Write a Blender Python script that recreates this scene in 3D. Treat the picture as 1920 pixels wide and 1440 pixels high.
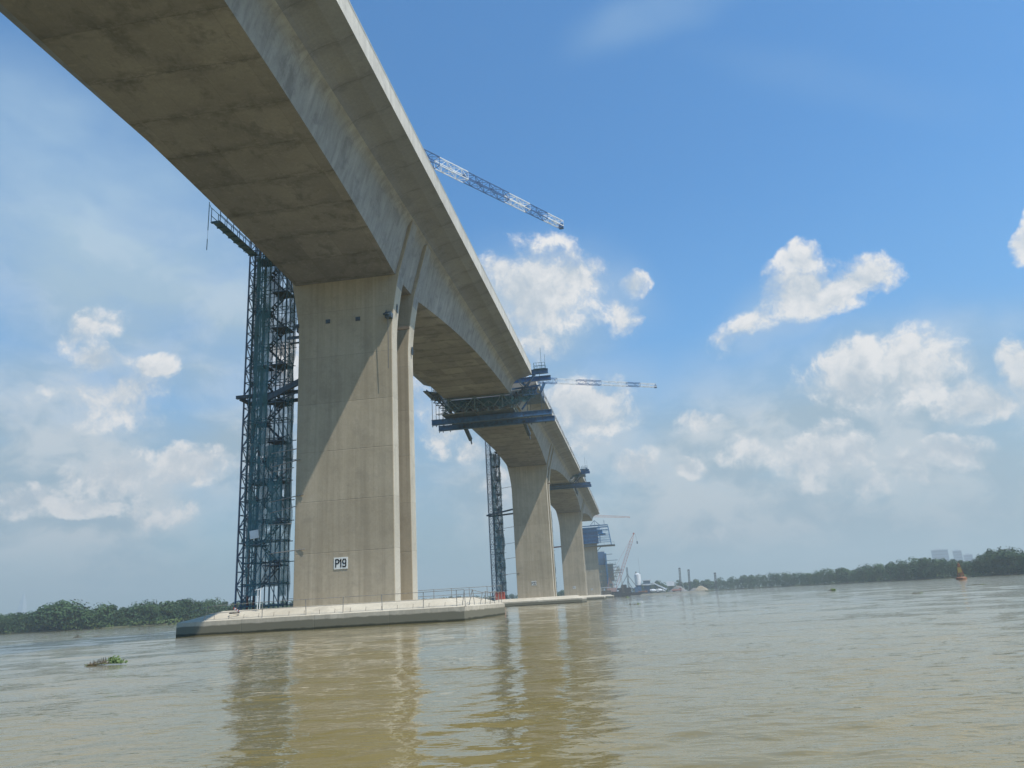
import bpy, math, random
from mathutils import Vector, Matrix, Euler, noise
random.seed(7)
R = math.radians
C = bpy.context.scene.collection
for o in list(bpy.data.objects): bpy.data.objects.remove(o)

# ------------------------------------------------------------------ camera
F, PITCH, ROLL, YAW, EYE = 1417.43, R(16.006), R(3.362), R(8.069), 1.198
fwd = Vector((-math.sin(YAW)*math.cos(PITCH), math.cos(YAW)*math.cos(PITCH), math.sin(PITCH)))
r0 = Vector((math.cos(YAW), math.sin(YAW), 0)); u0 = r0.cross(fwd)
rt = math.cos(ROLL)*r0 - math.sin(ROLL)*u0
up = math.sin(ROLL)*r0 + math.cos(ROLL)*u0
cam_d = bpy.data.cameras.new('camera'); cam = bpy.data.objects.new('camera', cam_d); C.objects.link(cam)
M = Matrix((rt, up, -fwd)).transposed().to_4x4(); M.translation = Vector((0, 0, EYE))
cam.matrix_world = M
cam_d.sensor_width = 36; cam_d.lens = F*36/1920; cam_d.clip_start = .1; cam_d.clip_end = 9000
bpy.context.scene.camera = cam
def ray(px, py): return fwd + rt*((px-960)/F) - up*((py-720)/F)
def on_y(px, py, Y):
    d = ray(px, py); return Vector((0, 0, EYE)) + d*(Y/d.y)
def on_z(px, py, Z=0):
    d = ray(px, py); return Vector((0, 0, EYE)) + d*((Z-EYE)/d.z)
def bearing(px, D, z=0):
    y = 1188-.0588*px
    for _ in range(6):
        d = ray(px, y); h = math.hypot(d.x, d.y)
        q = Vector((d.x/h, d.y/h, 0)); y = 720 - F*(q.dot(up)/q.dot(fwd))
    return Vector((q.x*D, q.y*D, z))

# ------------------------------------------------------------------ light and sky
SUN = Vector((1, -.45, 1.92)).normalized()
sl = bpy.data.lights.new('sun', 'SUN'); sun = bpy.data.objects.new('sun', sl); C.objects.link(sun)
sl.energy = 5.0; sl.angle = R(.5); sl.color = (1, .93, .81)
sun.rotation_euler = SUN.to_track_quat('Z', 'Y').to_euler()
sc = bpy.context.scene
sc.view_settings.view_transform = 'Standard'; sc.view_settings.look = 'None'
sc.view_settings.gamma = 1; sc.view_settings.exposure = 0.0
sc.render.engine = 'CYCLES'
sc.cycles.max_bounces = 7; sc.cycles.diffuse_bounces = 4; sc.cycles.glossy_bounces = 3
sc.cycles.transparent_max_bounces = 24; sc.cycles.volume_bounces = 0
sc.cycles.use_denoising = True
w = bpy.data.worlds.new('World'); sc.world = w; w.use_nodes = True
NT = w.node_tree; NT.nodes.clear()
def N(nt, t, **k):
    n = nt.nodes.new(t)
    for a, v in k.items():
        if a == 'inp':
            for i, x in v.items():
                if hasattr(x, 'is_output'): nt.links.new(x, n.inputs[i])
                else: n.inputs[i].default_value = x
        else: setattr(n, a, v)
    return n
def math_(nt, op, a, b=0., c=0., clamp=False):
    return N(nt, 'ShaderNodeMath', operation=op, use_clamp=clamp, inp={0: a, 1: b, 2: c}).outputs[0]
def mixc(nt, f, a, b, mode='MIX'):
    n = N(nt, 'ShaderNodeMix', data_type='RGBA', blend_type=mode)
    for i, x in ((0, f), (6, a), (7, b)):
        if hasattr(x, 'is_output'): nt.links.new(x, n.inputs[i])
        else: n.inputs[i].default_value = (tuple(x)+(1,) if i and len(x) == 3 else x)
    return n.outputs[2]
def rng(nt, v, a, b, c=0., d=1., kind='LINEAR'):
    return N(nt, 'ShaderNodeMapRange', interpolation_type=kind, inp={0: v, 1: a, 2: b, 3: c, 4: d}).outputs[0]

# clouds: each cumulus is a patch of sky given by where it stands (direction), its spread and tilt
# (px, py, half width, half height, tilt deg, strength)
CUMULUS = [(985, 555, 165, 108, -8, 1.15), (940, 520, 80, 55, 0, 1.1), (1075, 520, 80, 58, 0, 1.1), (985, 640, 110, 60, 0, .8),
 (1160, 585, 34, 60, -30, .8), (1185, 530, 36, 24, 0, .85),
 (1400, 615, 110, 38, -34, .85), (1505, 545, 95, 62, -20, 1.1), (1600, 525, 115, 46, -22, 1.1), (1500, 490, 46, 38, 0, 1.05), (1550, 560, 110, 40, -20, 1.0),
 (1098, 760, 95, 60, 0, 1.1), (1060, 745, 50, 40, 0, 1),
 (215, 745, 160, 70, -4, 1.0), (190, 682, 48, 34, 0, 1.15), (300, 690, 46, 30, 0, 1.15), (170, 625, 80, 40, -30, .8),
 (210, 890, 95, 50, -10, 1.2), (365, 870, 90, 42, -8, 1.2), (50, 935, 90, 34, -4, 1.0), (160, 945, 90, 22, 0, .95), (300, 960, 90, 40, 0, .65),
 (820, 800, 60, 60, 20, 1.05), (790, 760, 40, 50, 0, .9), (880, 850, 40, 30, 0, .8),
 (1600, 705, 120, 75, -8, .95), (1700, 690, 110, 80, -8, .75), (1530, 850, 100, 50, -8, 1.25), (1600, 840, 60, 40, 0, 1.1), (1640, 900, 160, 40, -4, .75),
 (1840, 755, 90, 40, -6, 1.15), (1800, 850, 85, 34, 0, 1.15), (1700, 862, 60, 36, 0, 1.0),
 (1915, 700, 55, 70, 0, 1.15), (1195, 875, 70, 38, 0, 1.05), (1300, 878, 34, 22, 0, 1.0), (1420, 850, 70, 46, 0, .95), (1320, 795, 50, 26, 0, .85),
 (1925, 440, 26, 60, 10, 1.0), (1545, 800, 60, 24, -20, .95), (1110, 835, 50, 26, 0, .75), (1320, 1000, 60, 24, 0, .5), (560, 700, 60, 110, 0, .8), (930, 910, 60, 40, 0, .7)]
VEIL = [(250, 480, 460, 330, 35, .95), (90, 260, 260, 190, 30, .75), (430, 620, 260, 220, 0, 1.0), (60, 760, 340, 190, 0, .85), (480, 850, 260, 220, 0, 1.0),
 (1500, 890, 760, 260, -4, 1.15), (1680, 760, 360, 190, -5, 1.05), (1000, 850, 340, 250, 0, .95), (170, 900, 420, 260, 0, 1.15), (990, 600, 240, 150, -10, .7),
 (1230, 45, 180, 60, -20, .28), (1560, 150, 300, 60, 10, .08), (1750, 650, 280, 80, -15, .5), (1450, 600, 190, 80, -30, .4), (1160, 560, 100, 90, 0, .4), (1100, 780, 200, 120, 0, .8)]
def cloud_group(name, blobs, mode):
    g = bpy.data.node_groups.new(name, 'ShaderNodeTree')
    g.interface.new_socket('vec', in_out='INPUT', socket_type='NodeSocketVector')
    g.interface.new_socket('val', in_out='OUTPUT', socket_type='NodeSocketFloat')
    gi = g.nodes.new('NodeGroupInput'); go = g.nodes.new('NodeGroupOutput'); acc = None
    for (px, py, rx, ry, th, s) in blobs:
        c = ray(px, py).normalized()
        ct, st = math.cos(R(th)), math.sin(R(th))
        A = ray(px+rx*ct, py+rx*st).normalized()-ray(px-rx*ct, py-rx*st).normalized()
        B = ray(px-ry*-st, py-ry*ct).normalized()-ray(px+ry*-st, py+ry*ct).normalized()
        su, sv = A.length/2, B.length/2
        a = A.normalized(); b = c.cross(a).normalized(); a = b.cross(c).normalized()
        rot = Matrix((c, a, b)).transposed().to_euler()
        mp = N(g, 'ShaderNodeMapping', vector_type='TEXTURE', inp={0: gi.outputs[0], 1: c, 2: rot, 3: (1, su, sv)})
        ln = N(g, 'ShaderNodeVectorMath', operation='LENGTH', inp={0: mp.outputs[0]}).outputs['Value']
        v = rng(g, ln, 0, 1.35, s, 0, 'SMOOTHERSTEP') if mode == 'soft' else rng(g, ln, .12, 1.35, s*1.12, 0)
        acc = v if acc is None else math_(g, 'MAXIMUM', acc, v)
    g.links.new(acc, go.inputs[0]); return g
gC = cloud_group('cumulus_patches', CUMULUS, 'hard'); gV = cloud_group('veil_patches', VEIL, 'soft')
tc = N(NT, 'ShaderNodeTexCoord').outputs['Generated']
def fbm(nt, vec, scale, detail=6, rough=.55, w=0., color=False, stretch=None):
    if stretch: vec = N(nt, 'ShaderNodeMapping', inp={0: vec, 3: stretch}).outputs[0]
    n = N(nt, 'ShaderNodeTexNoise', inp={'Vector': vec, 'Scale': scale, 'Detail': detail, 'Roughness': rough})
    return n.outputs['Color' if color else 'Fac']
def warp(vec, scale, amt, detail=3):
    col = fbm(NT, vec, scale, detail, .6, color=True)
    c = N(NT, 'ShaderNodeVectorMath', operation='SUBTRACT', inp={0: col, 1: (.5, .5, .5)}).outputs[0]
    return N(NT, 'ShaderNodeVectorMath', operation='MULTIPLY_ADD', inp={0: c, 1: (amt, amt, amt), 2: vec}).outputs[0]
wv0 = warp(tc, 9, .05, 5)
def shift(v, k): return N(NT, 'ShaderNodeVectorMath', operation='ADD', inp={0: v, 1: (.35*k, -.1*k, k)}).outputs[0]
g0 = N(NT, 'ShaderNodeGroup', node_tree=gC, inp={0: wv0}).outputs[0]
nb = fbm(NT, wv0, 15, 12, .62)
d0 = math_(NT, 'ADD', g0, math_(NT, 'MULTIPLY', math_(NT, 'MULTIPLY', math_(NT, 'SUBTRACT', nb, .50), 2.5), rng(NT, g0, 0, .3)))
nb1 = fbm(NT, shift(wv0, .018), 15, 5, .6)
relief = math_(NT, 'ADD', math_(NT, 'MULTIPLY', math_(NT, 'SUBTRACT', nb, nb1), 2.0), math_(NT, 'MULTIPLY', math_(NT, 'SUBTRACT', .75, g0), .35))
lit = rng(NT, relief, -.42, .40, 0, 1, 'SMOOTHSTEP')
wid = rng(NT, lit, 0, 1, 1.45, .74)
dens = N(NT, 'ShaderNodeMapRange', interpolation_type='SMOOTHSTEP', inp={0: d0, 1: .24, 2: wid, 3: 0, 4: 1}).outputs[0]
ccol = mixc(NT, lit, (.53, .60, .67), (.91, .895, .885))
vv = N(NT, 'ShaderNodeGroup', node_tree=gV, inp={0: warp(tc, 3, .12)}).outputs[0]
vn = fbm(NT, warp(tc, 4, .1), 5, 7, .55, stretch=(1, 1, 2.2))
veil = math_(NT, 'MULTIPLY', vv, rng(NT, vn, .34, .60, .66, 1.15), clamp=True)
sepd = N(NT, 'ShaderNodeSeparateXYZ', inp={0: tc})
sky = N(NT, 'ShaderNodeTexSky', sky_type='NISHITA', sun_disc=False, sun_elevation=math.asin(SUN.z),
        sun_rotation=math.atan2(SUN.x, SUN.y), altitude=0, air_density=1.0, dust_density=.6, ozone_density=2.2)
skyc = N(NT, 'ShaderNodeVectorMath', operation='SCALE', inp={0: sky.outputs[0], 3: .125}).outputs[0]
skyc = mixc(NT, 1.0, skyc, (.57, 1.20, 1.55), 'MULTIPLY')
hz = rng(NT, sepd.outputs['Z'], .02, .52, .85, 0, 'SMOOTHSTEP')      # thin stratus and moist air low over the land
col = mixc(NT, hz, skyc, mixc(NT, rng(NT, sepd.outputs['Z'], .10, .32), (.375, .525, .59), (.19, .435, .76)))
vtex = fbm(NT, warp(tc, 8, .08), 9, 9, .6, stretch=(1, 1, 1.7))
low = mixc(NT, rng(NT, vtex, .40, .60, 0, 1, 'SMOOTHSTEP'), (.37, .49, .585), (.63, .685, .725))
col = mixc(NT, math_(NT, 'MULTIPLY', veil, .92), col, mixc(NT, rng(NT, sepd.outputs['Z'], .22, .50), low, (.43, .61, .77)))
col = mixc(NT, math_(NT, 'MULTIPLY', dens, rng(NT, sepd.outputs['Z'], .03, .12, .35, .97)), col, ccol)
bg = N(NT, 'ShaderNodeBackground', inp={0: col, 1: 1.0})
wo = N(NT, 'ShaderNodeOutputWorld'); NT.links.new(bg.outputs[0], wo.inputs[0])
w.cycles.sampling_method = 'MANUAL'; w.cycles.sample_map_resolution = 512

# ------------------------------------------------------------------ materials
def newmat(name):
    m = bpy.data.materials.new(name); m.use_nodes = True
    nt = m.node_tree; return m, nt, nt.nodes['Principled BSDF']
def paint(name, colr, rough=.6, metal=0., var=.35, scale=1.5, rust=None, bump=.0):
    m, nt, b = newmat(name)
    t = N(nt, 'ShaderNodeTexCoord').outputs['Object']
    n = fbm(nt, t, scale, 6, .6)
    c = mixc(nt, rng(nt, n, .3, .7), [x*(1-var) for x in colr], [min(1, x*(1+var)) for x in colr])
    if rust:
        n2 = fbm(nt, t, scale*2.3, 8, .65)
        c = mixc(nt, rng(nt, n2, .55, .68), c, rust)
    nt.links.new(c, b.inputs['Base Color']); b.inputs['Roughness'].default_value = rough; b.inputs['Metallic'].default_value = metal
    if bump:
        bp = N(nt, 'ShaderNodeBump', inp={'Strength': bump, 'Height': fbm(nt, t, scale*6, 4)}); nt.links.new(bp.outputs[0], b.inputs['Normal'])
    return m
def concrete(name, c1, c2, axis='Z', period=4.0, off=0., line=.35, dark=(.05, .05, .05), stain=.4, streak=.5, tint=.12, cross=None, tide=None, seam=.010, band=0.):
    m, nt, b = newmat(name)
    t = N(nt, 'ShaderNodeTexCoord').outputs['Object']
    s = N(nt, 'ShaderNodeSeparateXYZ', inp={0: t})
    big = fbm(nt, t, .22, 8, .62); fine = fbm(nt, t, 5, 6, .7)
    c = mixc(nt, rng(nt, big, .3, .7), c1, c2)
    c = mixc(nt, 1., c, N(nt, 'ShaderNodeCombineColor', inp={0: rng(nt, fine, .2, .8, .86, 1.12), 1: rng(nt, fine, .2, .8, .86, 1.12), 2: rng(nt, fine, .2, .8, .86, 1.12)}).outputs[0], 'MULTIPLY')
    def lift(ax, per, o):
        v = math_(nt, 'ADD', math_(nt, 'DIVIDE', s.outputs[ax], per), o)
        wob = math_(nt, 'MULTIPLY', math_(nt, 'SUBTRACT', fbm(nt, t, 1.5, 3), .5), .012)
        fr = math_(nt, 'FRACT', math_(nt, 'ADD', v, wob)); idx = math_(nt, 'FLOOR', math_(nt, 'ADD', v, wob))
        ln = rng(nt, math_(nt, 'ABSOLUTE', math_(nt, 'SUBTRACT', fr, .5)), .5-seam, .5, 0, 1)
        return fr, idx, ln
    fr, idx, ln = lift(axis, period, off)
    ran = N(nt, 'ShaderNodeTexWhiteNoise', noise_dimensions='1D', inp={'W': idx}).outputs['Value']
    g = rng(nt, ran, 0, 1, 1-tint, 1+tint)
    c = mixc(nt, 1., c, N(nt, 'ShaderNodeCombineColor', inp={0: g, 1: g, 2: g}).outputs[0], 'MULTIPLY')
    c = mixc(nt, math_(nt, 'MULTIPLY', ln, line), c, dark)
    if cross:
        _, idx2, ln2 = lift(*cross)
        h2 = N(nt, 'ShaderNodeTexWhiteNoise', noise_dimensions='2D', inp={'Vector': N(nt, 'ShaderNodeCombineXYZ', inp={0: idx, 1: idx2}).outputs[0]}).outputs['Value']
        g2 = rng(nt, h2, 0, 1, 1-tint*1.2, 1+tint*1.2)
        c = mixc(nt, 1., c, N(nt, 'ShaderNodeCombineColor', inp={0: g2, 1: g2, 2: g2}).outputs[0], 'MULTIPLY')
        c = mixc(nt, math_(nt, 'MULTIPLY', ln2, line*.6), c, dark)
    if stain:   # patchy grime
        sn = fbm(nt, warpm(nt, t, .8, 1.2), .5, 9, .68, stretch=(1, .8, 1))
        c = mixc(nt, math_(nt, 'MULTIPLY', rng(nt, sn, .5, .66, 0, 1, 'SMOOTHSTEP'), stain), c, dark)
    if band:   # grime bled from the segment joints and ghost outlines of the form panels
        e1 = rng(nt, math_(nt, 'ABSOLUTE', math_(nt, 'SUBTRACT', fr, .5)), .30, .5, 0, 1)
        bn = fbm(nt, warpm(nt, t, 1.4, .8), 1.3, 9, .7, stretch=(.45, 1.2, 1))
        c = mixc(nt, math_(nt, 'MULTIPLY', math_(nt, 'MULTIPLY', e1, rng(nt, bn, .42, .60, 0, 1, 'SMOOTHSTEP')), band), c, dark)
        c = mixc(nt, math_(nt, 'MULTIPLY', rng(nt, fbm(nt, t, 2.2, 8, .7), .56, .66), band*.5), c, [min(1, x*1.3) for x in c2])
        fr3, idx3, ln3 = lift('Y', 1.0, .3)
        c = mixc(nt, math_(nt, 'MULTIPLY', ln3, .06), c, dark)
    if streak:  # rain streaks run down
        st = fbm(nt, t, 1.1, 6, .6, stretch=(1.6, 1.6, .045))
        c = mixc(nt, math_(nt, 'MULTIPLY', rng(nt, st, .45, .7), streak), c, [x*.62 for x in c1])
        wb = fbm(nt, t, .55, 2, .5, stretch=(1, 1, .004))
        c = mixc(nt, math_(nt, 'MULTIPLY', rng(nt, wb, .46, .50, 0, 1), streak*.45), c, [x*.78 for x in c1])
        st2 = fbm(nt, t, .9, 5, .6, stretch=(1, 1, .03))
        c = mixc(nt, math_(nt, 'MULTIPLY', rng(nt, st2, .55, .72), streak*.6), c, [min(1, x*1.35) for x in c2])
    if tide:
        tz = math_(nt, 'ADD', s.outputs['Z'], math_(nt, 'MULTIPLY', math_(nt, 'SUBTRACT', fbm(nt, t, 1.2, 5), .5), .22))
        c = mixc(nt, rng(nt, tz, tide-.06, tide+.04, 1, 0), c, (.19, .18, .135))
        c = mixc(nt, rng(nt, tz, .10, .2, 1, 0), c, (.05, .052, .035))
    nt.links.new(c, b.inputs['Base Color']); b.inputs['Roughness'].default_value = .86
    b.inputs['Specular IOR Level'].default_value = .25
    hgt = math_(nt, 'ADD', math_(nt, 'MULTIPLY', fine, .25), math_(nt, 'SUBTRACT', math_(nt, 'MULTIPLY', fbm(nt, t, .9, 4), .6), math_(nt, 'MULTIPLY', ln, .5)))
    bp = N(nt, 'ShaderNodeBump', inp={'Strength': .35, 'Distance': .06, 'Height': hgt}); nt.links.new(bp.outputs[0], b.inputs['Normal'])
    return m
def warpm(nt, vec, scale, amt):
    col = fbm(nt, vec, scale, 3, .6, color=True)
    c = N(nt, 'ShaderNodeVectorMath', operation='SUBTRACT', inp={0: col, 1: (.5, .5, .5)}).outputs[0]
    return N(nt, 'ShaderNodeVectorMath', operation='MULTIPLY_ADD', inp={0: c, 1: (amt,)*3, 2: vec}).outputs[0]
MT = {}
MT['pier'] = concrete('pier_concrete', (.385, .325, .235), (.48, .415, .315), 'Z', 4.5, off=0.02, line=.35, dark=(.16, .145, .12), stain=.22, streak=.5, tint=.05)
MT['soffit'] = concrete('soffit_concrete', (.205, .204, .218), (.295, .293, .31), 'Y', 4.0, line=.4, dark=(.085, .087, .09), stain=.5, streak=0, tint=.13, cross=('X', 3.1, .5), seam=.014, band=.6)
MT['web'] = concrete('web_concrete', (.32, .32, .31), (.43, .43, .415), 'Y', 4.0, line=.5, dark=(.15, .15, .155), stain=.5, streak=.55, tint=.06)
MT['wing'] = concrete('shaded_wing_concrete', (.225, .245, .29), (.285, .305, .35), 'Y', 4.0, line=.5, dark=(.13, .14, .16), stain=.35, streak=0, tint=.08, seam=.014, band=.45)  # darker and bluer than the web: cool underside shade put into the colour
MT['edge'] = concrete('sunlit_edge_concrete', (.50, .46, .375), (.60, .555, .465), 'Z', 4.5, line=.3, dark=(.3, .27, .22), stain=.3, streak=.35, tint=.05)  # lighter than the wall faces: stronger sunlight put into the colour
MT['kerb'] = concrete('kerb_concrete', (.56, .535, .48), (.68, .655, .60), 'Y', 4.0, line=.35, dark=(.3, .28, .25), stain=.35, streak=.4, tint=.05, seam=.006)
MT['cap'] = concrete('cap_concrete', (.52, .465, .37), (.64, .58, .48), 'X', 6., line=.2, dark=(.14, .12, .09), stain=.25, streak=.5, tint=.05, tide=.72)
MT['captop'] = concrete('cap_top_concrete', (.44, .40, .32), (.58, .535, .44), 'X', 6., line=.15, dark=(.28, .25, .2), stain=.4, streak=0, tint=.04)
MT['blue'] = paint('blue_steel', (.045, .13, .26), .5, rust=(.09, .05, .035))
MT['brightblue'] = paint('bright_blue_steel', (.03, .18, .38), .5, var=.25)
MT['dark'] = paint('dark_steel', (.05, .08, .11), .55, rust=(.07, .04, .03))
MT['teal'] = paint('teal_steel', (.06, .13, .17), .6)
MT['mast'] = paint('mast_blue_grey', (.11, .15, .21), .55, rust=(.10, .05, .04))
MT['red'] = paint('rust_red_steel', (.20, .055, .04), .6, rust=(.10, .04, .03))
MT['white'] = paint('white_paint', (.72, .74, .76), .5, var=.1)
MT['jibblue'] = paint('jib_blue_paint', (.05, .13, .30), .5)
MT['pink'] = paint('faded_red_paint', (.50, .22, .18), .6, var=.15)
MT['pale'] = paint('weathered_pink_paint', (.50, .33, .29), .7, var=.15)
MT['galv'] = paint('galvanised_pipe', (.28, .27, .25), .45, metal=.2, var=.3, scale=3, rust=(.17, .11, .07))
MT['wood'] = paint('grey_timber', (.16, .13, .10), .8)
MT['sign'] = paint('sign_white', (.72, .73, .70), .5, var=.06, scale=3)
MT['black'] = paint('sign_black', (.02, .02, .022), .5, var=.1)
MT['redbox'] = paint('red_tank_paint', (.42, .09, .06), .6, var=.2)
MT['orange'] = paint('orange_paint', (.30, .13, .065), .6, var=.25, rust=(.2, .09, .04))
MT['yellow'] = paint('yellow_paint', (.6, .42, .12), .6, var=.15)
MT['hull'] = paint('barge_hull', (.05, .055, .06), .6, rust=(.16, .06, .04))
MT['sand'] = paint('sand_heap', (.30, .255, .18), .95, var=.2, scale=.6, bump=.4)
MT['gravel'] = paint('gravel_heap', (.19, .185, .175), .95, var=.3, scale=1.2, bump=.4)
MT['glass'] = paint('cab_glass', (.03, .04, .05), .15, var=.1)
MT['tyre'] = paint('tyre_rubber', (.03, .03, .03), .85)
MT['facade'] = paint('pale_facade', (.62, .66, .70), .6, var=.06, scale=.05)
MT['bluewall'] = paint('blue_grey_facade', (.30, .38, .48), .5, var=.06, scale=.05)
MT['window'] = paint('facade_window', (.13, .18, .24), .3, var=.2, scale=.1)
MT['rebar'] = paint('rebar_brown', (.10, .055, .035), .7)

def netmat():
    m, nt, b = newmat('green_debris_net')
    t = N(nt, 'ShaderNodeTexCoord').outputs['Object']
    n = fbm(nt, t, .55, 7, .6, stretch=(1, 1, .45)); n2 = fbm(nt, t, 3.0, 4, .6)
    b.inputs['Base Color'].default_value = (.06, .17, .20, 1); b.inputs['Roughness'].default_value = .9
    a = math_(nt, 'ADD', rng(nt, n, .40, .56, .50, .95), math_(nt, 'MULTIPLY', math_(nt, 'SUBTRACT', n2, .5), .5), clamp=True)
    hole = rng(nt, fbm(nt, t, .8, 5, .6, stretch=(1, 1, .6)), .58, .62, 1, .15)
    a = math_(nt, 'MULTIPLY', math_(nt, 'MULTIPLY', a, hole), .86)
    tr = N(nt, 'ShaderNodeBsdfTransparent'); mx = N(nt, 'ShaderNodeMixShader', inp={0: a, 1: tr.outputs[0], 2: b.outputs[0]})
    nt.links.new(mx.outputs[0], nt.nodes['Material Output'].inputs[0]); return m
MT['net'] = netmat()
MT['frame'] = paint('green_grey_steel', (.13, .19, .20), .6)
def leafmat(name, a, b_, tr=.25):
    m, nt, b = newmat(name)
    g = N(nt, 'ShaderNodeNewGeometry'); oi = N(nt, 'ShaderNodeObjectInfo')
    n = fbm(nt, g.outputs['Position'], .35, 5, .6)
    isl = g.outputs['Random Per Island']
    v = math_(nt, 'ADD', math_(nt, 'MULTIPLY', n, .8), math_(nt, 'ADD', math_(nt, 'MULTIPLY', isl, .45), math_(nt, 'MULTIPLY', oi.outputs['Random'], .45)))
    c = mixc(nt, rng(nt, v, .4, 1.3), a, b_)
    nt.links.new(c, b.inputs['Base Color']); b.inputs['Roughness'].default_value = .75
    b.inputs['Specular IOR Level'].default_value = .2
    return m
MT['leaf'] = leafmat('mangrove_leaf', (.022, .052, .024), (.070, .125, .045))
MT['bush'] = leafmat('bank_bush', (.04, .075, .022), (.12, .17, .05))
MT['trunk'] = paint('trunk_bark', (.12, .10, .08), .9)
MT['hyacinth'] = leafmat('hyacinth_leaf', (.09, .14, .05), (.24, .33, .13))
MT['debris'] = paint('dry_stems', (.12, .095, .06), .9, var=.5, scale=6)

def watermat():
    m, nt, b = newmat('muddy_water')
    t = N(nt, 'ShaderNodeTexCoord').outputs['Object']
    n = fbm(nt, t, .02, 6, .6, stretch=(1, 1.8, 1))
    c = mixc(nt, rng(nt, n, .3, .7), (.180, .143, .055), (.215, .177, .074))
    nt.links.new(c, b.inputs['Base Color']); b.inputs['Roughness'].default_value = .025
    b.inputs['IOR'].default_value = 1.333; b.inputs['Specular IOR Level'].default_value = .38
    # wind ripples: crests lie across the view, patches of calmer and rougher water
    calm = rng(nt, fbm(nt, t, .05, 4, .6), .35, .65, .35, 1.3)
    h1 = fbm(nt, t, 3.2, 2, .5, stretch=(.6, 1.3, 1)); h2 = fbm(nt, t, 9., 2, .5, stretch=(.8, 1.2, 1))
    h = math_(nt, 'ADD', math_(nt, 'MULTIPLY', h1, .7), math_(nt, 'MULTIPLY', h2, .2))
    bp = N(nt, 'ShaderNodeBump', inp={'Strength': 1., 'Distance': .05, 'Height': math_(nt, 'MULTIPLY', h, calm)})
    nt.links.new(bp.outputs[0], b.inputs['Normal']); return m
MT['water'] = watermat()
MT['mud'] = paint('river_mud', (.085, .088, .045), .9, var=.3, scale=.05)

# ------------------------------------------------------------------ mesh builder
class MB:
    def __init__(s): s.v = []; s.f = []; s.m = []
    def add(s, vs, fs, mi=0):
        k = len(s.v); s.v += [tuple(x) for x in vs]
        for f in fs: s.f.append([k+i for i in f]); s.m.append(mi)
    def box(s, x0, x1, y0, y1, z0, z1, mi=0):
        s.add([(x, y, z) for z in (z0, z1) for y in (y0, y1) for x in (x0, x1)],
              [(0, 2, 3, 1), (4, 5, 7, 6), (0, 1, 5, 4), (2, 6, 7, 3), (0, 4, 6, 2), (1, 3, 7, 5)], mi)
    def beam(s, p, q, a=.08, b=None, mi=0, upv=(0, 0, 1)):
        p, q = Vector(p), Vector(q); b = b or a; d = q-p
        if d.length < 1e-5: return
        d.normalize(); U = Vector(upv)
        if abs(d.dot(U)) > .98: U = Vector((1, 0, 0))
        sd = d.cross(U).normalized(); U = sd.cross(d)
        s.add([e+sd*(i*a/2)+U*(j*b/2) for e in (p, q) for i, j in ((-1, -1), (1, -1), (1, 1), (-1, 1))],
              [(0, 3, 2, 1), (4, 5, 6, 7), (0, 1, 5, 4), (1, 2, 6, 5), (2, 3, 7, 6), (3, 0, 4, 7)], mi)
    def ibeam(s, p, q, wd, h, mi=0):   # I section: two flanges and a web
        p, q = Vector(p), Vector(q); U = Vector((0, 0, 1))
        s.beam(p+U*(h/2-.04), q+U*(h/2-.04), wd, .08, mi); s.beam(p-U*(h/2-.04), q-U*(h/2-.04), wd, .08, mi)
        s.beam(p, q, .06, h-.165, mi)
    def tube(s, p, q, r=.03, n=6, mi=0, r2=None):
        p, q = Vector(p), Vector(q); d = q-p
        if d.length < 1e-5: return
        d.normalize(); U = Vector((0, 0, 1)) if abs(d.z) < .95 else Vector((1, 0, 0))
        a = d.cross(U).normalized(); b = d.cross(a); r2 = r if r2 is None else r2; vs = []
        for e, rr in ((p, r), (q, r2)):
            for i in range(n):
                t = 2*math.pi*i/n; vs.append(e+a*(rr*math.cos(t))+b*(rr*math.sin(t)))
        s.add(vs, [(i, (i+1) % n, n+(i+1) % n, n+i) for i in range(n)]+[tuple(range(n))[::-1], tuple(range(n, 2*n))], mi)
    def prism(s, poly, y0, y1, mi=0):   # poly in XZ
        n = len(poly)
        s.add([(x, y0, z) for x, z in poly]+[(x, y1, z) for x, z in poly],
              [(i, (i+1) % n, n+(i+1) % n, n+i) for i in range(n)]+[tuple(range(n))[::-1], tuple(range(n, 2*n))], mi)
    def build(s, name, mats, parent=None, origin=(0, 0, 0), smooth=False):
        if not isinstance(mats, (list, tuple)): mats = [mats]
        me = bpy.data.meshes.new(name); ox, oy, oz = origin
        me.from_pydata([(x-ox, y-oy, z-oz) for x, y, z in s.v], [], s.f)
        for mm in mats: me.materials.append(MT[mm] if isinstance(mm, str) else mm)
        me.polygons.foreach_set('material_index', s.m)
        if smooth: me.polygons.foreach_set('use_smooth', [True]*len(s.f))
        me.update()
        o = bpy.data.objects.new(name, me); C.objects.link(o)
        if parent: o.parent = parent
        else: o.location = origin
        return o
def tag(o, label=None, cat=None, group=None, kind=None):
    if label: o['label'] = label
    if cat: o['category'] = cat
    if group: o['group'] = group
    if kind: o['kind'] = kind
    return o
def thing(name, loc, label, cat, group=None):
    o = bpy.data.objects.new(name, None); C.objects.link(o); o.location = loc; o.empty_display_size = .5
    return tag(o, label, cat, group)
def copy_tree(o, parent=None, label=None):
    c = o.copy(); C.objects.link(c)
    if parent: c.parent = parent
    if label: c['label'] = label
    for ch in [x for x in bpy.data.objects if x.parent == o]: copy_tree(ch, c)
    return c

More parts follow.
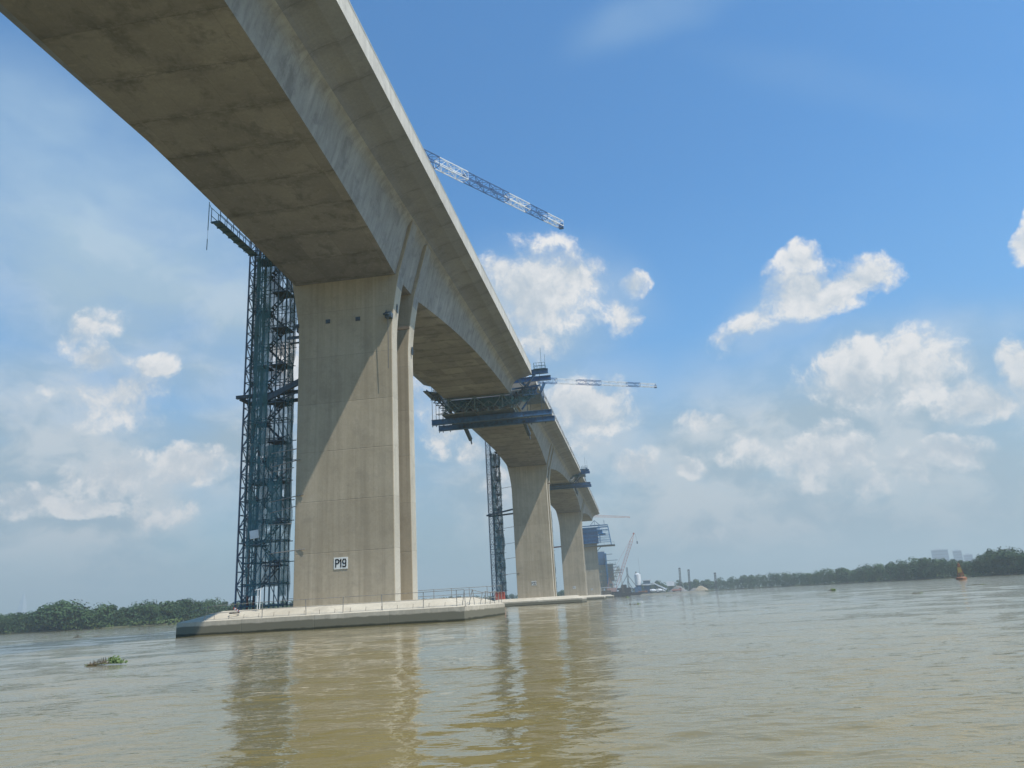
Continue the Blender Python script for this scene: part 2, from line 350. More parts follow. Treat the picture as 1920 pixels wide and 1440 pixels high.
# ------------------------------------------------------------------ bridge geometry
E_ = -24.66; W = 9.98; L = 130.; D0 = 67.52
def ztip(y): return 36.064+.0385*y-5.719e-5*y*y
DP, DM, BM = 6.635, 3.28, 5.90
def depth(dy):
    t = min(1, max(0, (abs(dy)-3.49)/(L/2-3.49))); return DM+(DP-DM)*(1-t)**2.327
KW = (5.90-4.981)/(DP-DM)
def section(y, dy):
    """half cross-section, from the soffit corner out and up to the deck edge: (x, z, kind)"""
    D = depth(dy); b = BM-KW*(D-DM); zt = ztip(y)
    pts = [(b, zt-D)]
    zr = 1.9; xr = BM+KW*(DM-zr)
    P0, P1, P2 = (xr, -zr), (xr+.42, -.55), (xr+2.6, -.38)
    for i in range(11):
        t = i/10; pts.append((P0[0]*(1-t)**2+2*P1[0]*t*(1-t)+P2[0]*t*t, zt+P0[1]*(1-t)**2+2*P1[1]*t*(1-t)+P2[1]*t*t))
    pts += [(W, zt), (W, zt+.62)]
    return pts
def girder(y0, y1, yc, origin, parent):
    mb = MB(); ys = []; y = y0
    n = max(2, round((y1-y0)/2.)); ys = [y0+(y1-y0)*i/n for i in range(n+1)]
    rings = []
    for y in ys:
        h = section(y, y-yc); zc = ztip(y)+.80
        ring = [(E_+x, y, z) for x, z in h]+[(E_, y, zc)]+[(E_-x, y, z) for x, z in reversed(h)]
        rings.append(ring)
    m = len(rings[0]); k = 0; hn = len(section(ys[0], 0))
    for r_ in rings: mb.v += r_
    for i in range(len(rings)-1):
        for j in range(m):
            jn = (j+1) % m
            mb.f.append([i*m+j, i*m+jn, (i+1)*m+jn, (i+1)*m+j])
            mb.m.append(0 if j == m-1 else (2 if j in (hn-2, m-hn) else (3 if 5 <= min(j, m-2-j) <= hn-3 else 1)))  # upper fillet and wing underside take the shade-tinted concrete
    mb.f.append(list(range(m))); mb.m.append(1)
    mb.f.append([(len(rings)-1)*m+j for j in range(m)][::-1]); mb.m.append(1)
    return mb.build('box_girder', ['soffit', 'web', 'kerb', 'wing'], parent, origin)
def parapet(y0, y1, side, origin, parent):
    mb = MB(); n = max(1, round((y1-y0)/4.))
    for i in range(n):
        a = y0+(y1-y0)*i/n+.012; b = y0+(y1-y0)*(i+1)/n-.012
        vs = []
        for y in (a, b):
            z = ztip(y)+.622
            for x, dz in ((W-.02, 0), (W-.02, .52), (W-.05, .56), (W-.05, 1.16), (W-.02, 1.20), (W-.02, 1.30), (W-.25, 1.30), (W-.32, .5), (W-.5, 0)):
                vs.append((E_+side*x, y, z+dz))
        k = 9
        mb.add(vs, [(j, (j+1) % k, k+(j+1) % k, k+j) for j in range(k)]+[tuple(range(k)), tuple(range(k, 2*k))[::-1]])
    return mb.build('parapet', 'kerb', parent, origin)
def edge_rail(y0, y1, side, origin, parent):
    """temporary rail and short starter bars along a deck edge that has no parapet yet"""
    mb = MB(); y = y0; x = E_+side*(W-.12)
    rnd = random.Random(int(y0)+side)
    while y < y1:
        z = ztip(y)+.6
        if rnd.random() < .85: mb.beam((x, y, z), (x+rnd.uniform(-.1, .1), y+rnd.uniform(-.1, .1), z+1.25), .09)
        if rnd.random() < .45: mb.box(x-.08, x+.06, y, y+1.9, z, z+rnd.uniform(.35, 1.15))
        y += 2.
    n = int((y1-y0)/6)
    for i in range(n):
        a = y0+(y1-y0)*i/n; b = y0+(y1-y0)*(i+1)/n
        for dz in (.6, 1.15):
            if rnd.random() < .8: mb.beam((x, a, ztip(a)+.6+dz), (x, b, ztip(b)+.6+dz), .07)
    return mb.build('edge_rail', 'galv', parent, origin)

decks = [
 (0, -20., 129.3, 'nearest concrete box girder deck with finished parapet, sweeping overhead from the top left'),
 (1, 135.7, 259.0, 'second concrete box girder deck, above the pier signed P20, with temporary edge rails'),
 (2, 265.0, 400.0, 'third and farthest concrete box girder deck, ending just before the blue pier falsework')]
for k, a, b, lab in decks:
    yc = D0+k*L; org = (E_, yc, ztip(yc)-DP)
    t = thing('bridge_deck', org, lab, 'bridge deck', 'concrete bridge decks on the piers')
    girder(a, b, yc, org, t)
    if k == 0:
        parapet(a, b, 1, org, t); parapet(a, b, -1, org, t)
    else:
        edge_rail(a, b, 1, org, t); edge_rail(a, b, -1, org, t)

# piers ---------------------------------------------------------------
PW, PT, ZB = 4.564, 3.494, 1.74
def leaf_profile(ztop_soffit, zcap):
    zs = ztop_soffit-6.2; right = [(PW, ZB), (PW, zs)]
    for i in range(1, 11):
        t = i/10; right.append((PW+.78*t**1.6, zs+t*6.2))
    x, z = right[-1]
    while z < zcap: z += .6; x += .6*KW; right.append((x, z))
    return right
GLYPH = {'P': [[(0, 0), (0, 1)], [(0, 1), (.75, 1), (1, .86), (1, .6), (.75, .46), (0, .46)]],
 '1': [[(.55, 0), (.55, 1), (.1, .78)]],
 '9': [[(0, .1), (.2, 0), (.8, 0), (1, .16), (1, .84), (.8, 1), (.2, 1), (0, .84), (0, .6), (.2, .45), (.8, .45), (1, .58)]],
 '2': [[(0, .8), (.2, 1), (.8, 1), (1, .84), (1, .6), (0, .12), (0, 0), (1, 0)]],
 '0': [[(0, .15), (.2, 0), (.8, 0), (1, .15), (1, .85), (.8, 1), (.2, 1), (0, .85), (0, .15)]]}
def pier(k, sign, lab, ztop=None):
    yc = D0+k*L; t = thing('bridge_pier', (E_, yc, ZB), lab, 'bridge pier', 'bridge piers in the river')
    full = ztop is None
    zs = ztip(yc)-DP if full else ztop
    pr = leaf_profile(ztip(yc)-DP, ztip(yc)-1.35)
    if not full: pr = [p for p in pr if p[1] < ztop]+[(pr[-1][0] if ztop > pr[-1][1] else PW, ztop)]
    poly = [(E_+x, z) for x, z in pr]+[(E_-x, z) for x, z in reversed(pr)]
    for y0 in (yc-PT, yc+PT-1.65):
        mb = MB(); mb.prism(poly, y0, y0+1.65)
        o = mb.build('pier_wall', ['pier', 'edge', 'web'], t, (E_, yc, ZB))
        for pf in o.data.polygons: pf.material_index = (2 if pf.center.z > ztip(yc)-DP-1.2-ZB else 1) if abs(pf.normal.x) > .7 else 0  # wall ends below the deck take the sun-brightened concrete
        bv = o.modifiers.new('bevel', 'BEVEL'); bv.width = .05; bv.segments = 1; bv.limit_method = 'ANGLE'; bv.angle_limit = R(60)
    if sign:
        sx0, sx1, sz0, sz1 = E_-.88, E_+.38, 4.70, 5.69
        mb = MB(); yf = yc-PT; mb.box(sx0, sx1, yf-.045, yf-.002, sz0, sz1)
        s = mb.build('number_sign', 'sign', t, (E_, yc, ZB)); s['label'] = 'white number sign reading '+sign
        lm = MB(); GW = lambda c: .15 if c == '1' else .27; gh, th = .62, .10; x_ = -(sum(GW(c) for c in sign)+(len(sign)-1)*.11)/2
        for ch in sign:
            gw = GW(ch)
            for pl in GLYPH[ch]:
                pts = [(x_+u*gw, v*gh-gh/2) for u, v in pl]
                for (u0, v0), (u1, v1) in zip(pts[:-1], pts[1:]):
                    d = Vector((u1-u0, 0, v1-v0)).normalized()*th*.42
                    lm.beam(Vector((u0, 0, v0))-d, Vector((u1, 0, v1))+d, .012, th) if abs(d.x) > abs(d.z)*1.2 else lm.beam(Vector((u0, 0, v0))-d, Vector((u1, 0, v1))+d, th, .012, upv=(0, 1, 0))
            x_ += gw+.11
        lo_ = lm.build('lettering', 'black'); me = lo_.data; bpy.data.objects.remove(lo_)
        lo = bpy.data.objects.new('lettering', me); C.objects.link(lo); lo.parent = s
        lo.location = ((sx0+sx1)/2-E_, yf-.058-yc, (sz0+sz1)/2-ZB)
    return t, yc
p19, _ = pier(0, 'P19', 'largest, nearest twin-walled concrete pier with the P19 sign')
p20, _ = pier(1, 'P20', 'second concrete pier with the P20 sign')
p21, _ = pier(2, 'P21', 'third concrete pier, small white sign near its foot, beside the P20 pier')
p22, _ = pier(3, 'P22', 'fourth concrete pier topped by blue falsework', ztop=31.5)
p23, _ = pier(4, None, 'unfinished concrete pier behind the tall blue formwork column', ztop=26.)
p24, _ = pier(5, None, 'farthest unfinished pier wrapped in working platforms', ztop=18.)

# anchor bosses and bolts on the P19 faces
yf = D0-PT
for px, py in ((615, 603), (671, 598), (557, 612)):
    mb = MB(); p = on_y(px, py, yf); mb.tube((p.x, yf-.12, p.z), (p.x, yf+.02, p.z), .17, 10); mb.box(p.x-.22, p.x+.22, yf-.05, yf-.001, p.z-.2, p.z+.2)
    mb.build('anchor_boss', 'dark', p19, (E_, D0, ZB))
mb = MB(); p = on_y(731, 594, yf)
mb.box(p.x-.3, p.x+.3, yf-.62, yf-.001, p.z-.22, p.z+.3); mb.box(p.x-.4, p.x+.15, yf-.85, yf-.622, p.z-.05, p.z+.1); mb.tube((p.x, yf-.6, p.z-.2), (p.x-.05, yf-.5, p.z-5.2), .025, 4)
mb.tube((p.x-.25, yf-.5, p.z-.1), (p.x-.2, yf-.45, p.z+.55), .04)
mb.build('bracket', 'dark', p19, (E_, D0, ZB))
for k, pr in ((0, p19), (1, p20)):
    yc = D0+k*L; xr = E_+PW; z = ztip(yc)-DP-4.6; org = (E_, yc, ZB)
    # small steel ledge beams poking out between the two walls, and inserts cast in the wall ends
    for yy, x0_, x1_, dz, h_ in ((yc-.9, -1.6, .95, 0, .26), (yc-.55, -1.6, .75, .12, .2), (yc-1.2, -1.3, -.15, .85, .14)):
        mb = MB(); mb.beam((xr+x0_, yy, z+dz), (xr+x1_, yy, z+dz), .2, h_); mb.build('ledge_beam', 'wood', pr, org)
    mb = MB(); mb.box(xr+.30, xr+.34, yc-PT+.7, yc-PT+.95, z+.9, z+1.8); mb.build('wall_insert', 'dark', pr, org)
    mb = MB(); mb.box(xr+.1, xr+.2, yc+PT-.8, yc+PT-.55, z-1.5, z-.7); mb.build('wall_insert', 'dark', pr, org)

# pile caps -----------------------------------------------------------
CX0, CX1, CY, CZ = -11.46, 11.84, 9.648, 1.025
def pile_cap(k, lab):
    yc = D0+k*L; t = thing('pile_cap', (E_, yc, 0), lab, 'pile cap', 'pile caps under the bridge piers')
    mb = MB(); y0, y1 = yc-CY, yc+CY-.9; x0, x1 = E_+CX0, E_+CX1
    rnd = random.Random(k+3)
    mb.box(x0, x1, y0, y1, -1.6, CZ, 0)
    mb.f.pop(1); mb.m.pop(1)
    ix0, ix1, iy0, iy1, zt = x0+2.6, x1-2.2, y0+2.2, y1-2.2, ZB+.01
    b = len(mb.v)
    ring0 = [(x0, y0, CZ), (x1, y0, CZ), (x1, y1, CZ), (x0, y1, CZ)]; ring1 = [(ix0, iy0, zt), (ix1, iy0, zt), (ix1, iy1, zt), (ix0, iy1, zt)]
    mb.add(ring0+ring1, [(0, 1, 5, 4), (1, 2, 6, 5), (2, 3, 7, 6), (3, 0, 4, 7), (4, 5, 6, 7)], 1)
    o = mb.build('cap_block', ['cap', 'captop'], t, (E_, yc, 0))
    return t
caps = [pile_cap(0, 'nearest pile cap, long concrete block in the water under the P19 pier'),
        pile_cap(1, 'second pile cap, under the P20 pier'), pile_cap(2, 'third pile cap, under the third pier'),
        pile_cap(3, 'fourth pile cap, pale block under the pier with blue falsework'), pile_cap(4, 'fifth pile cap, behind the crane barge'), pile_cap(5, 'farthest pile cap, in front of the far bank')]

# guard rail on the first cap
def rail_thing():
    y = D0-CY+.18; t = thing('guard_rail', (E_, y, CZ), 'thin pipe guard rail along the near edge of the nearest pile cap', 'guard rail')
    org = (E_, y, CZ); tops = []
    for px in (383, 492, 574, 643, 717, 794, 857, 873):
        p = on_y(px, 1140, y); mb = MB()
        lean = random.uniform(-.08, .08) if px > 400 else .35
        top = (p.x+lean, y+.02, CZ+1.22-(.1 if px < 400 else 0)); tops.append(top)
        mb.tube((p.x, y, CZ+.02), top, .028); mb.box(p.x-.1, p.x+.1, y-.08, y+.08, CZ+.003, CZ+.03)
        mb.build('post', 'galv', t, org)
    for dz in (0, -.55):
        mb = MB()
        for a, b in zip(tops[:-1], tops[1:]): mb.tube((a[0], a[1]-.03, a[2]+dz), (b[0], b[1]-.03, b[2]+dz), .022)
        a = tops[0]
        if dz == 0: mb.tube((a[0], a[1], a[2]), (a[0]-2.6, a[1]+1.5, a[2]-.35), .022)
        mb.build('rail', 'galv', t, org)
    # short starter bars poking from the slope
    for i in range(16):
        mb = MB(); x = E_+CX0+3+i*1.25; mb.tube((x, y+.1, CZ+.03), (x+.03, y+.1, CZ+.4), .014, 4)
        mb.build('starter_bar', 'rebar', t, org)
rail_thing()
def bent_rail():
    x = E_+CX1-.25; org = (x, D0, CZ)
    t = thing('guard_rail', org, 'bent and leaning pipe guard rail on the right end of the nearest pile cap', 'guard rail')
    rnd = random.Random(5); prev = None
    for i in range(8):
        y = D0-CY+.5+i*2.3; mb = MB(); lx, ly = rnd.uniform(-.1, .35), rnd.uniform(-.5, .3)
        top = Vector((x+lx, y+ly, CZ+1.15+rnd.uniform(-.15, .1))); mb.tube((x, y, CZ+.02), top, .03); mb.build('post', 'galv', t, org)
        if prev:
            mb = MB(); mb.tube(prev, top, .025); mb.tube(prev-Vector((0, 0, .5)), top-Vector((.03, 0, .55)), .025); mb.build('rail', 'galv', t, org)
        prev = top
bent_rail()
def back_rail():
    y = D0+CY-1.15; org = (E_, y, CZ); t = thing('guard_rail', org, 'pale double guard rail along the far edge of the nearest pile cap', 'guard rail')
    pts = [E_+x for x in (-11.2, -8, -4.5, 4.8, 6.6, 8.4, 10.2, 11.6)]
    for x in pts:
        mb = MB(); mb.tube((x, y, CZ+.02), (x, y, CZ+1.75), .03); mb.build('post', 'galv', t, org)
    for z in (1.1, 1.7):
        mb = MB()
        for a, b in zip(pts[:-1], pts[1:]): mb.tube((a, y, CZ+z+.0), (b, y, CZ+z+.02), .026)
        mb.build('rail', 'galv', t, org)
back_rail()

# ------------------------------------------------------------------ lattice work
def lattice(mb, p, q, wd, bay, rc=.09, rd=.05, mi=0, mic=None, face_sides=(0, 1, 2, 3), hd=None, cross=False, upv=None):
    """square lattice from p to q"""
    p, q = Vector(p), Vector(q); d = q-p; Ln = d.length; d.normalize()
    U = Vector(upv) if upv else (Vector((0, 0, 1)) if abs(d.z) < .9 else Vector((0, 1, 0)))
    a = d.cross(U).normalized(); b = a.cross(d).normalized(); hd = hd or wd
    n = max(1, round(Ln/bay)); cs = [(-1, -1), (1, -1), (1, 1), (-1, 1)]
    P = lambda i, c: p+d*(Ln*i/n)+a*(c[0]*wd/2)+b*(c[1]*hd/2)
    for j, c in enumerate(cs): mb.beam(P(0, c), P(n, c), rc, mi=(mic[j] if mic else mi))
    for i in range(n):
        for s in face_sides:
            c0, c1 = cs[s], cs[(s+1) % 4]
            mb.beam(P(i, c0), P(i, c1), rd, mi=mi)
            if (i+s) % 2: mb.beam(P(i, c0), P(i+1, c1), rd, mi=mi)
            else: mb.beam(P(i, c1), P(i+1, c0), rd, mi=mi)
            if cross:
                if (i+s) % 2: mb.beam(P(i, c1), P(i+1, c0), rd, mi=mi)
                else: mb.beam(P(i, c0), P(i+1, c1), rd, mi=mi)
    for s in range(4): mb.beam(P(n, cs[s]), P(n, cs[(s+1) % 4]), rd, mi=mi)

def tower_crane(base, zj, tip, lab, mastmats=('mast', 'red'), stripes=('white', 'jibblue'), wd=1.15, bands=None, cj=13.):
    bx, by, bz = base; t = thing('tower_crane', base, lab, 'tower crane', 'tower cranes over the piers')
    mb = MB(); lattice(mb, (bx, by, bz), (bx, by, zj-1.2), wd, 1.3, .13, .07, mi=0, mic=[1, 0, 0, 1], cross=False)
    # inner ladder
    for s in (-.2, .2): mb.beam((bx+s, by+.3, bz), (bx+s, by+.3, zj-1.5), .045)
    z = bz
    while z < zj-2: mb.beam((bx-.2, by+.3, z), (bx+.2, by+.3, z), .04); z += .45
    mb.build('mast', list(mastmats), t, base)
    d = Vector((tip[0]-bx, tip[1]-by, 0)); Lj = d.length; d.normalize(); zz = zj
    mb = MB(); mb.box(bx-.9, bx+.9, by-.9, by+.9, zj-1.15, zj+.3); mb.build('slewing_unit', 'dark', t, base)
    bands = bands or [(0, .12), (.12, .24), (.24, .40), (.40, .52), (.52, .66), (.66, .82), (.82, .9), (.9, 1.)]
    mb = MB(); O = Vector((bx, by, zj))
    for i, (a, b) in enumerate(bands):
        h0, h1 = 1.6-.75*a, 1.6-.75*b
        p, q = O+d*(Lj*a)+Vector((0, 0, .9)), O+d*(Lj*b)+Vector((0, 0, .9))
        mi = (i+1) % 2
        lattice(mb, p, q, 1.25-.3*a, 1.5, .11, .06, mi=mi, hd=h0)
    q = O+d*Lj; mb.box(q.x-.35, q.x+.35, q.y-.35, q.y+.35, zj+.2, zj+.9, 1); mb.beam(q+Vector((0, 0, .9)), q+Vector((0, 0, 1.7)), .12, mi=1)
    mb.build('jib', [stripes[0], stripes[1]], t, base)
    mb = MB(); q = O-d*cj; lattice(mb, O+Vector((0, 0, .5)), q+Vector((0, 0, .5)), 1.3, 1.8, .12, .07, hd=.8); mb.build('counter_jib', [stripes[0]], t, base)
    mb = MB(); q = O-d*(cj-1.6); mb.box(q.x-.9, q.x+.9, q.y-.9, q.y+.9, zj-1.6, zj+.6); mb.build('counterweight', 'gravel', t, base)
    mb = MB(); s = d.cross(Vector((0, 0, 1))); q = O+s*1.5; mb.box(q.x-.7, q.x+.7, q.y-.8, q.y+.8, zj-1.6, zj+.4)
    cb = mb.build('cab', 'white', t, base)
    mb = MB(); mb.box(q.x-.72, q.x+.72, q.y-.6, q.y+.6, zj-.8, zj+.1); mb.build('window', 'glass', cb)
    cb.location = (0, 0, 0)
    for ch in cb.children: ch.location = Vector((0, 0, 0))-Vector(base)
    q = O+d*(Lj*.08); mb = MB(); mb.box(q.x-.5, q.x+.5, q.y-.5, q.y+.5, zj-.35, zj-.05); mb.tube(q-Vector((0, 0, .3)), q-Vector((0, 0, 9)), .03, 4); mb.box(q.x-.25, q.x+.25, q.y-.25, q.y+.25, zj-9.8, zj-9)
    mb.build('trolley', 'dark', t, base)
    return t
def collinear_z(mast, pa, pb):
    A, B = ray(*pa), ray(*pb); A, B = (A.x/A.z, A.y/A.z), (B.x/B.z, B.y/B.z); D = (B[0]-A[0], B[1]-A[1])
    k = (D[0]*mast[1]-D[1]*mast[0])/(D[0]*A[1]-D[1]*A[0]); return k+EYE, (k*B[0], k*B[1])
MX = E_-10.98
z1, t1 = collinear_z((MX, D0+.2), (800, 296), (1052, 421))
tower_crane((MX, D0+.2, ZB-.45), z1-.9, t1, 'near tower crane left of the P19 pier, white and blue jib above the deck',
            bands=[(0, .2), (.2, .36), (.36, .49), (.49, .593), (.593, .755), (.755, .845), (.845, .925), (.925, 1)])
z2, t2 = collinear_z((MX, D0+L+.2), (1033, 714), (1229, 723))
tower_crane((MX, D0+L+.2, ZB-.45), z2-.9, t2, 'tower crane left of the P20 pier, small pale jib right of the deck', mastmats=('mast', 'mast'))
tower_crane((MX, D0+2*L+.2, ZB-.45), 60, (MX+3, D0+2*L+56), 'tower crane standing behind the P20 pier with its jib hidden by the deck', mastmats=('mast', 'mast'))
z3, t3 = collinear_z((-38, 560), (1127, 968), (1180, 969.5))
tower_crane((-38, 560, 0), z3-.9, t3, 'farthest tower crane with a faded red jib showing beyond the end of the deck', mastmats=('pale', 'pale'), stripes=('pale', 'pale'))

# access scaffold beside the pier ----------------------------------------
def scaffold(base, sx, sy, H, lab, nx=4, seed=1, dense=True):
    bx, by, bz = base; rnd = random.Random(seed)
    t = thing('scaffold_tower', base, lab, 'scaffold tower', 'netted access scaffolds beside the piers')
    x0, x1, y0, y1 = bx-sx/2, bx+sx/2, by-sy/2, by+sy/2
    mb = MB(); xs = [x0+sx*i/(nx-1) for i in range(nx)]; ys = [y0, by, y1]
    for x in xs:
        for y in ys: mb.tube((x, y, bz), (x, y, bz+H+rnd.uniform(-.4, .6)), .055, 5)
    z = bz+.3; i = 0
    while z < bz+H:
        for y in ys: mb.tube((x0-rnd.uniform(0, .35), y, z), (x1+rnd.uniform(.1, .6), y, z+rnd.uniform(-.05, .05)), .04, 4)
        for x in xs: mb.tube((x, y0-.2, z+.08), (x, y1+.2, z+.08), .04, 4)
        j = i % (nx-1)
        for y in (y0, y1):
            mb.tube((xs[j], y, z), (xs[j+1], y, z+1.9), .04, 4)
            mb.tube((xs[nx-1-j], y, z), (xs[nx-2-j], y, z+1.9), .04, 4)
        z += 1.9; i += 1
    mb.build('frame', 'teal', t, base)
    mb = MB(); z = bz+1.9; i = 0      # stair flights zigzag with landings
    xa, xb = x0+sx*.42, x1-.25
    while z < bz+H-1.9:
        a, b = (xa, xb) if i % 2 == 0 else (xb, xa)
        for yy in (y0+.25, y0+.85): mb.beam((a, yy, z), (b, yy, z+1.9), .04, .1)
        for s in range(7):
            f = (s+.5)/7; mb.beam((a+(b-a)*f, y0+.25, z+1.9*f), (a+(b-a)*f, y0+.85, z+1.9*f), .24, .04)
        if i % 2 == 0: mb.box(x1-sx*.42, x1+.05, y0-.15, y1, z+1.84, z+1.95)
        if i % 3 == 1: mb.box(x0+sx*.05, x0+sx*.45, y0-.1, y1, z+1.84, z+1.95)
        if i % 2: mb.beam((x1-.3, y0-.1, z+.3), (x1+.75, y0-.3, z-.1+.5*(i % 3)), .07)
        z += 1.9; i += 1
    mb.build('stair', 'dark', t, base)
    mb = MB()      # torn net sheets hung outside, loose and uneven
    def sheet(p, q, za, zb, n=4, m=40, out=(0, -1)):
        for i in range(m):
            vs = []
            for zz in (i, i+1):
                for j in range(n+1):
                    z = za+(zb-za)*zz/m; f = j/n
                    o = (noise.noise(Vector((f*2+p[0], z*.35, seed)))+.1)*.38
                    vs.append((p[0]+(q[0]-p[0])*f+out[0]*o, p[1]+(q[1]-p[1])*f+out[1]*o, z))
            mb.add(vs, [(j, j+1, n+2+j, n+1+j) for j in range(n)])
    sheet((x0+sx*.12, y0-.12), (x0+sx*.55, y0-.12), bz+1.2, bz+H)
    sheet((x0+sx*.5, y0-.05), (x1+.1, y0-.05), bz+4.2, bz+H*.42)
    sheet((x1+.15, y0), (x1+.15, y1), bz+.4, bz+H, out=(1, 0))
    sheet((x0+.1, y1+.1), (x1+.1, y1+.1), bz+2, bz+H, out=(0, 1))
    sheet((x0-.05, y0), (x0-.05, y1), bz+6, bz+H, out=(-1, 0))
    mb.build('debris_net', 'net', t, base)
    return t
tw = scaffold((E_-8.5, D0-.9, ZB), 3.6, 1.7, 35.2, 'tall netted scaffold tower with stairs left of the P19 pier', 5, 1)
scaffold((E_-9.2, D0+L+.2, ZB), 1.9, 2.6, 38., 'narrow netted scaffold tower left of the P20 pier', 3, 2)
scaffold((E_-9.2, D0+2*L+.2, ZB), 1.9, 2.6, 36., 'netted scaffold tower seen in the gap between the P20 pier and the third pier', 3, 3)
# pale hoist panel hanging on the tower
mb = MB(); p = on_y(478, 1003, D0-2.0)
o = mb; o.beam((p.x-.5, p.y, p.z), (p.x+.35, p.y, p.z+.1), .05, .75); mb.build('hoist_panel', 'white', tw, (E_-8.5, D0-.9, ZB))
# ties from mast and scaffold to the pier
tie = thing('mast_tie_frame', (E_-7, D0, 21.8), 'steel tie frame bracing the near tower crane to the P19 pier halfway up', 'tie frame')
mb = MB(); xp = E_-PW
mb.beam((E_-11.9, D0-1.2, 21.75), (xp-.02, D0-1.2, 21.75), .3, .32); mb.beam((E_-11.9, D0+1.6, 21.75), (xp-.02, D0+1.6, 21.75), .3, .32)
mb.beam((E_-9.2, D0-1.7, 20.9), (xp-.02, D0-2.2, 22.6), .25, .55); mb.beam((E_-11.5, D0-1.1, 21.6), (E_-11.5, D0+1.5, 21.6), .3)
mb.beam((E_-9.5, D0-1.4, 20.6), (xp-.02, D0-2.0, 21.6), .1, .1)
mb.build('tie_beam', ['dark'], tie, (E_-7, D0, 21.8))
tp = thing('mast_tie_frame', (E_-6, D0, 27.5), 'small steel tie bracket near the top of the P19 pier, left side', 'tie frame')
mb = MB(); mb.box(xp-.75, xp-.02, D0-2.4, D0-1.2, 27.4, 27.9); mb.beam((xp-1.9, D0-2, 27.0), (xp-.02, D0-2, 27.0), .12, .28); mb.beam((xp-1.9, D0-1.2, 26.75), (xp-.02, D0-1.2, 26.75), .12, .15)
mb.beam((xp-1.2, D0-2, 29.1), (xp-.1, D0-2, 28.3), .06); mb.beam((xp-.9, D0-2, 29.2), (xp-.5, D0-2, 28.1), .06)
mb.build('bracket', 'dark', tp, (E_-6, D0, 27.5))
for i, (z, o, lab) in enumerate(((15.6, 0, 'top'), (14.6, .4, ''), (13.9, -.2, ''), (11.4, .8, ''), (10.4, .1, ''), (6.6, 1.0, ''), (8.9, -.3, ''))):
    mb = MB(); y = D0-PT-.12
    mb.tube((xp-2.6, y+.6, z+random.uniform(-.4, .2)), (xp+o+.05, y, z), .045)
    names = ['just above half height', 'second from the top of the lower bunch', 'third from the top of the lower bunch', 'level with the foot of the deck shadow', 'just under the foot of the deck shadow', 'lowest, level above the sign', 'thin one between the two lowest long pipes']
    o_ = mb.build('tie_pipe', 'galv', None, (xp-1, y, z)); tag(o_, 'thin pipe tie from scaffold to P19 pier, '+names[i], 'tie pipe', 'thin pipe ties left of the P19 pier')
for k in (1,):
    names = ['topmost', 'second from top', 'third from top', 'fourth from top', 'lowest']
    for i, z in enumerate((29.8, 19.5, 15.5, 11.8, 8.0)):
        mb = MB(); y = D0+L-PT-.12; z += .0
        mb.tube((E_-8.2, y+.6, z-.3), (xp+(.02 if i != 4 else .9), y, z), .06)
        o_ = mb.build('tie_pipe', 'galv', None, (xp-1, y, z)); tag(o_, names[i]+' thin pipe tie between scaffold and P20 pier', 'tie pipe', 'thin pipe ties left of the P20 pier')
    mb = MB(); y = D0+L; mb.beam((E_-11.9, y-1.5, 23), (xp-.02, y-1.5, 24.2), .3, .4); mb.beam((E_-11.9, y+1.2, 23), (xp-.02, y+1.2, 23.4), .3, .4)
    t_ = mb.build('mast_tie_frame', 'dark', None, (E_-7, y, 23)); tag(t_, 'steel tie frame bracing the second tower crane to the P20 pier', 'tie frame')
    mb = MB(); y = D0+2*L; mb.beam((E_-11.9, y-1.5, 22), (xp-.02, y-1.5, 22.2), .4, .5)
    t_ = mb.build('mast_tie_frame', 'red', None, (E_-7, y, 22)); tag(t_, 'reddish tie beam bracing the third crane to the third pier', 'tie frame')
# catwalk hung beside the left deck edge
cw = thing('catwalk', (-35.6, 61.5, 36.6), 'dark railed catwalk along the left deck edge above the scaffold', 'catwalk')
mb = MB(); org = (-35.6, 61.5, 36.6)
mb.box(-35.62, -34.78, 58.6, 66.2, 36.62, 36.70)
for y in range(8): mb.beam((-35.66, 58.7+y, 36.56), (-34.72, 58.7+y, 36.56), .08, .1)
for a in range(7): mb.beam((-35.68, 58.6+a*1.08, 36.6), (-35.68, 59.68+a*1.08, 37.0), .06)
mb.build('deck_plate', 'teal', cw, org)
mb = MB()
for x in (-35.68, -34.78):
    for y in range(7): mb.beam((x, 58.65+y*1.2, 36.7), (x, 58.65+y*1.2, 38.1), .05)
    for z in (37.3, 38.1): mb.beam((x, 58.6, z), (x, 66.2, z), .045)
mb.beam((-35.68, 58.2, 35.6), (-35.68, 58.2, 38.5), .05); mb.beam((-35.68, 58.2, 34.7), (-35.68, 58.2, 33.6), .05); mb.beam((-35.68, 58.2, 38.3), (-35.68, 58.65, 38.0), .04); mb.tube((-35.68, 58.2, 35.7), (-35.68, 58.2, 34.6), .012, 4)
mb.build('railing', 'teal', cw, org)

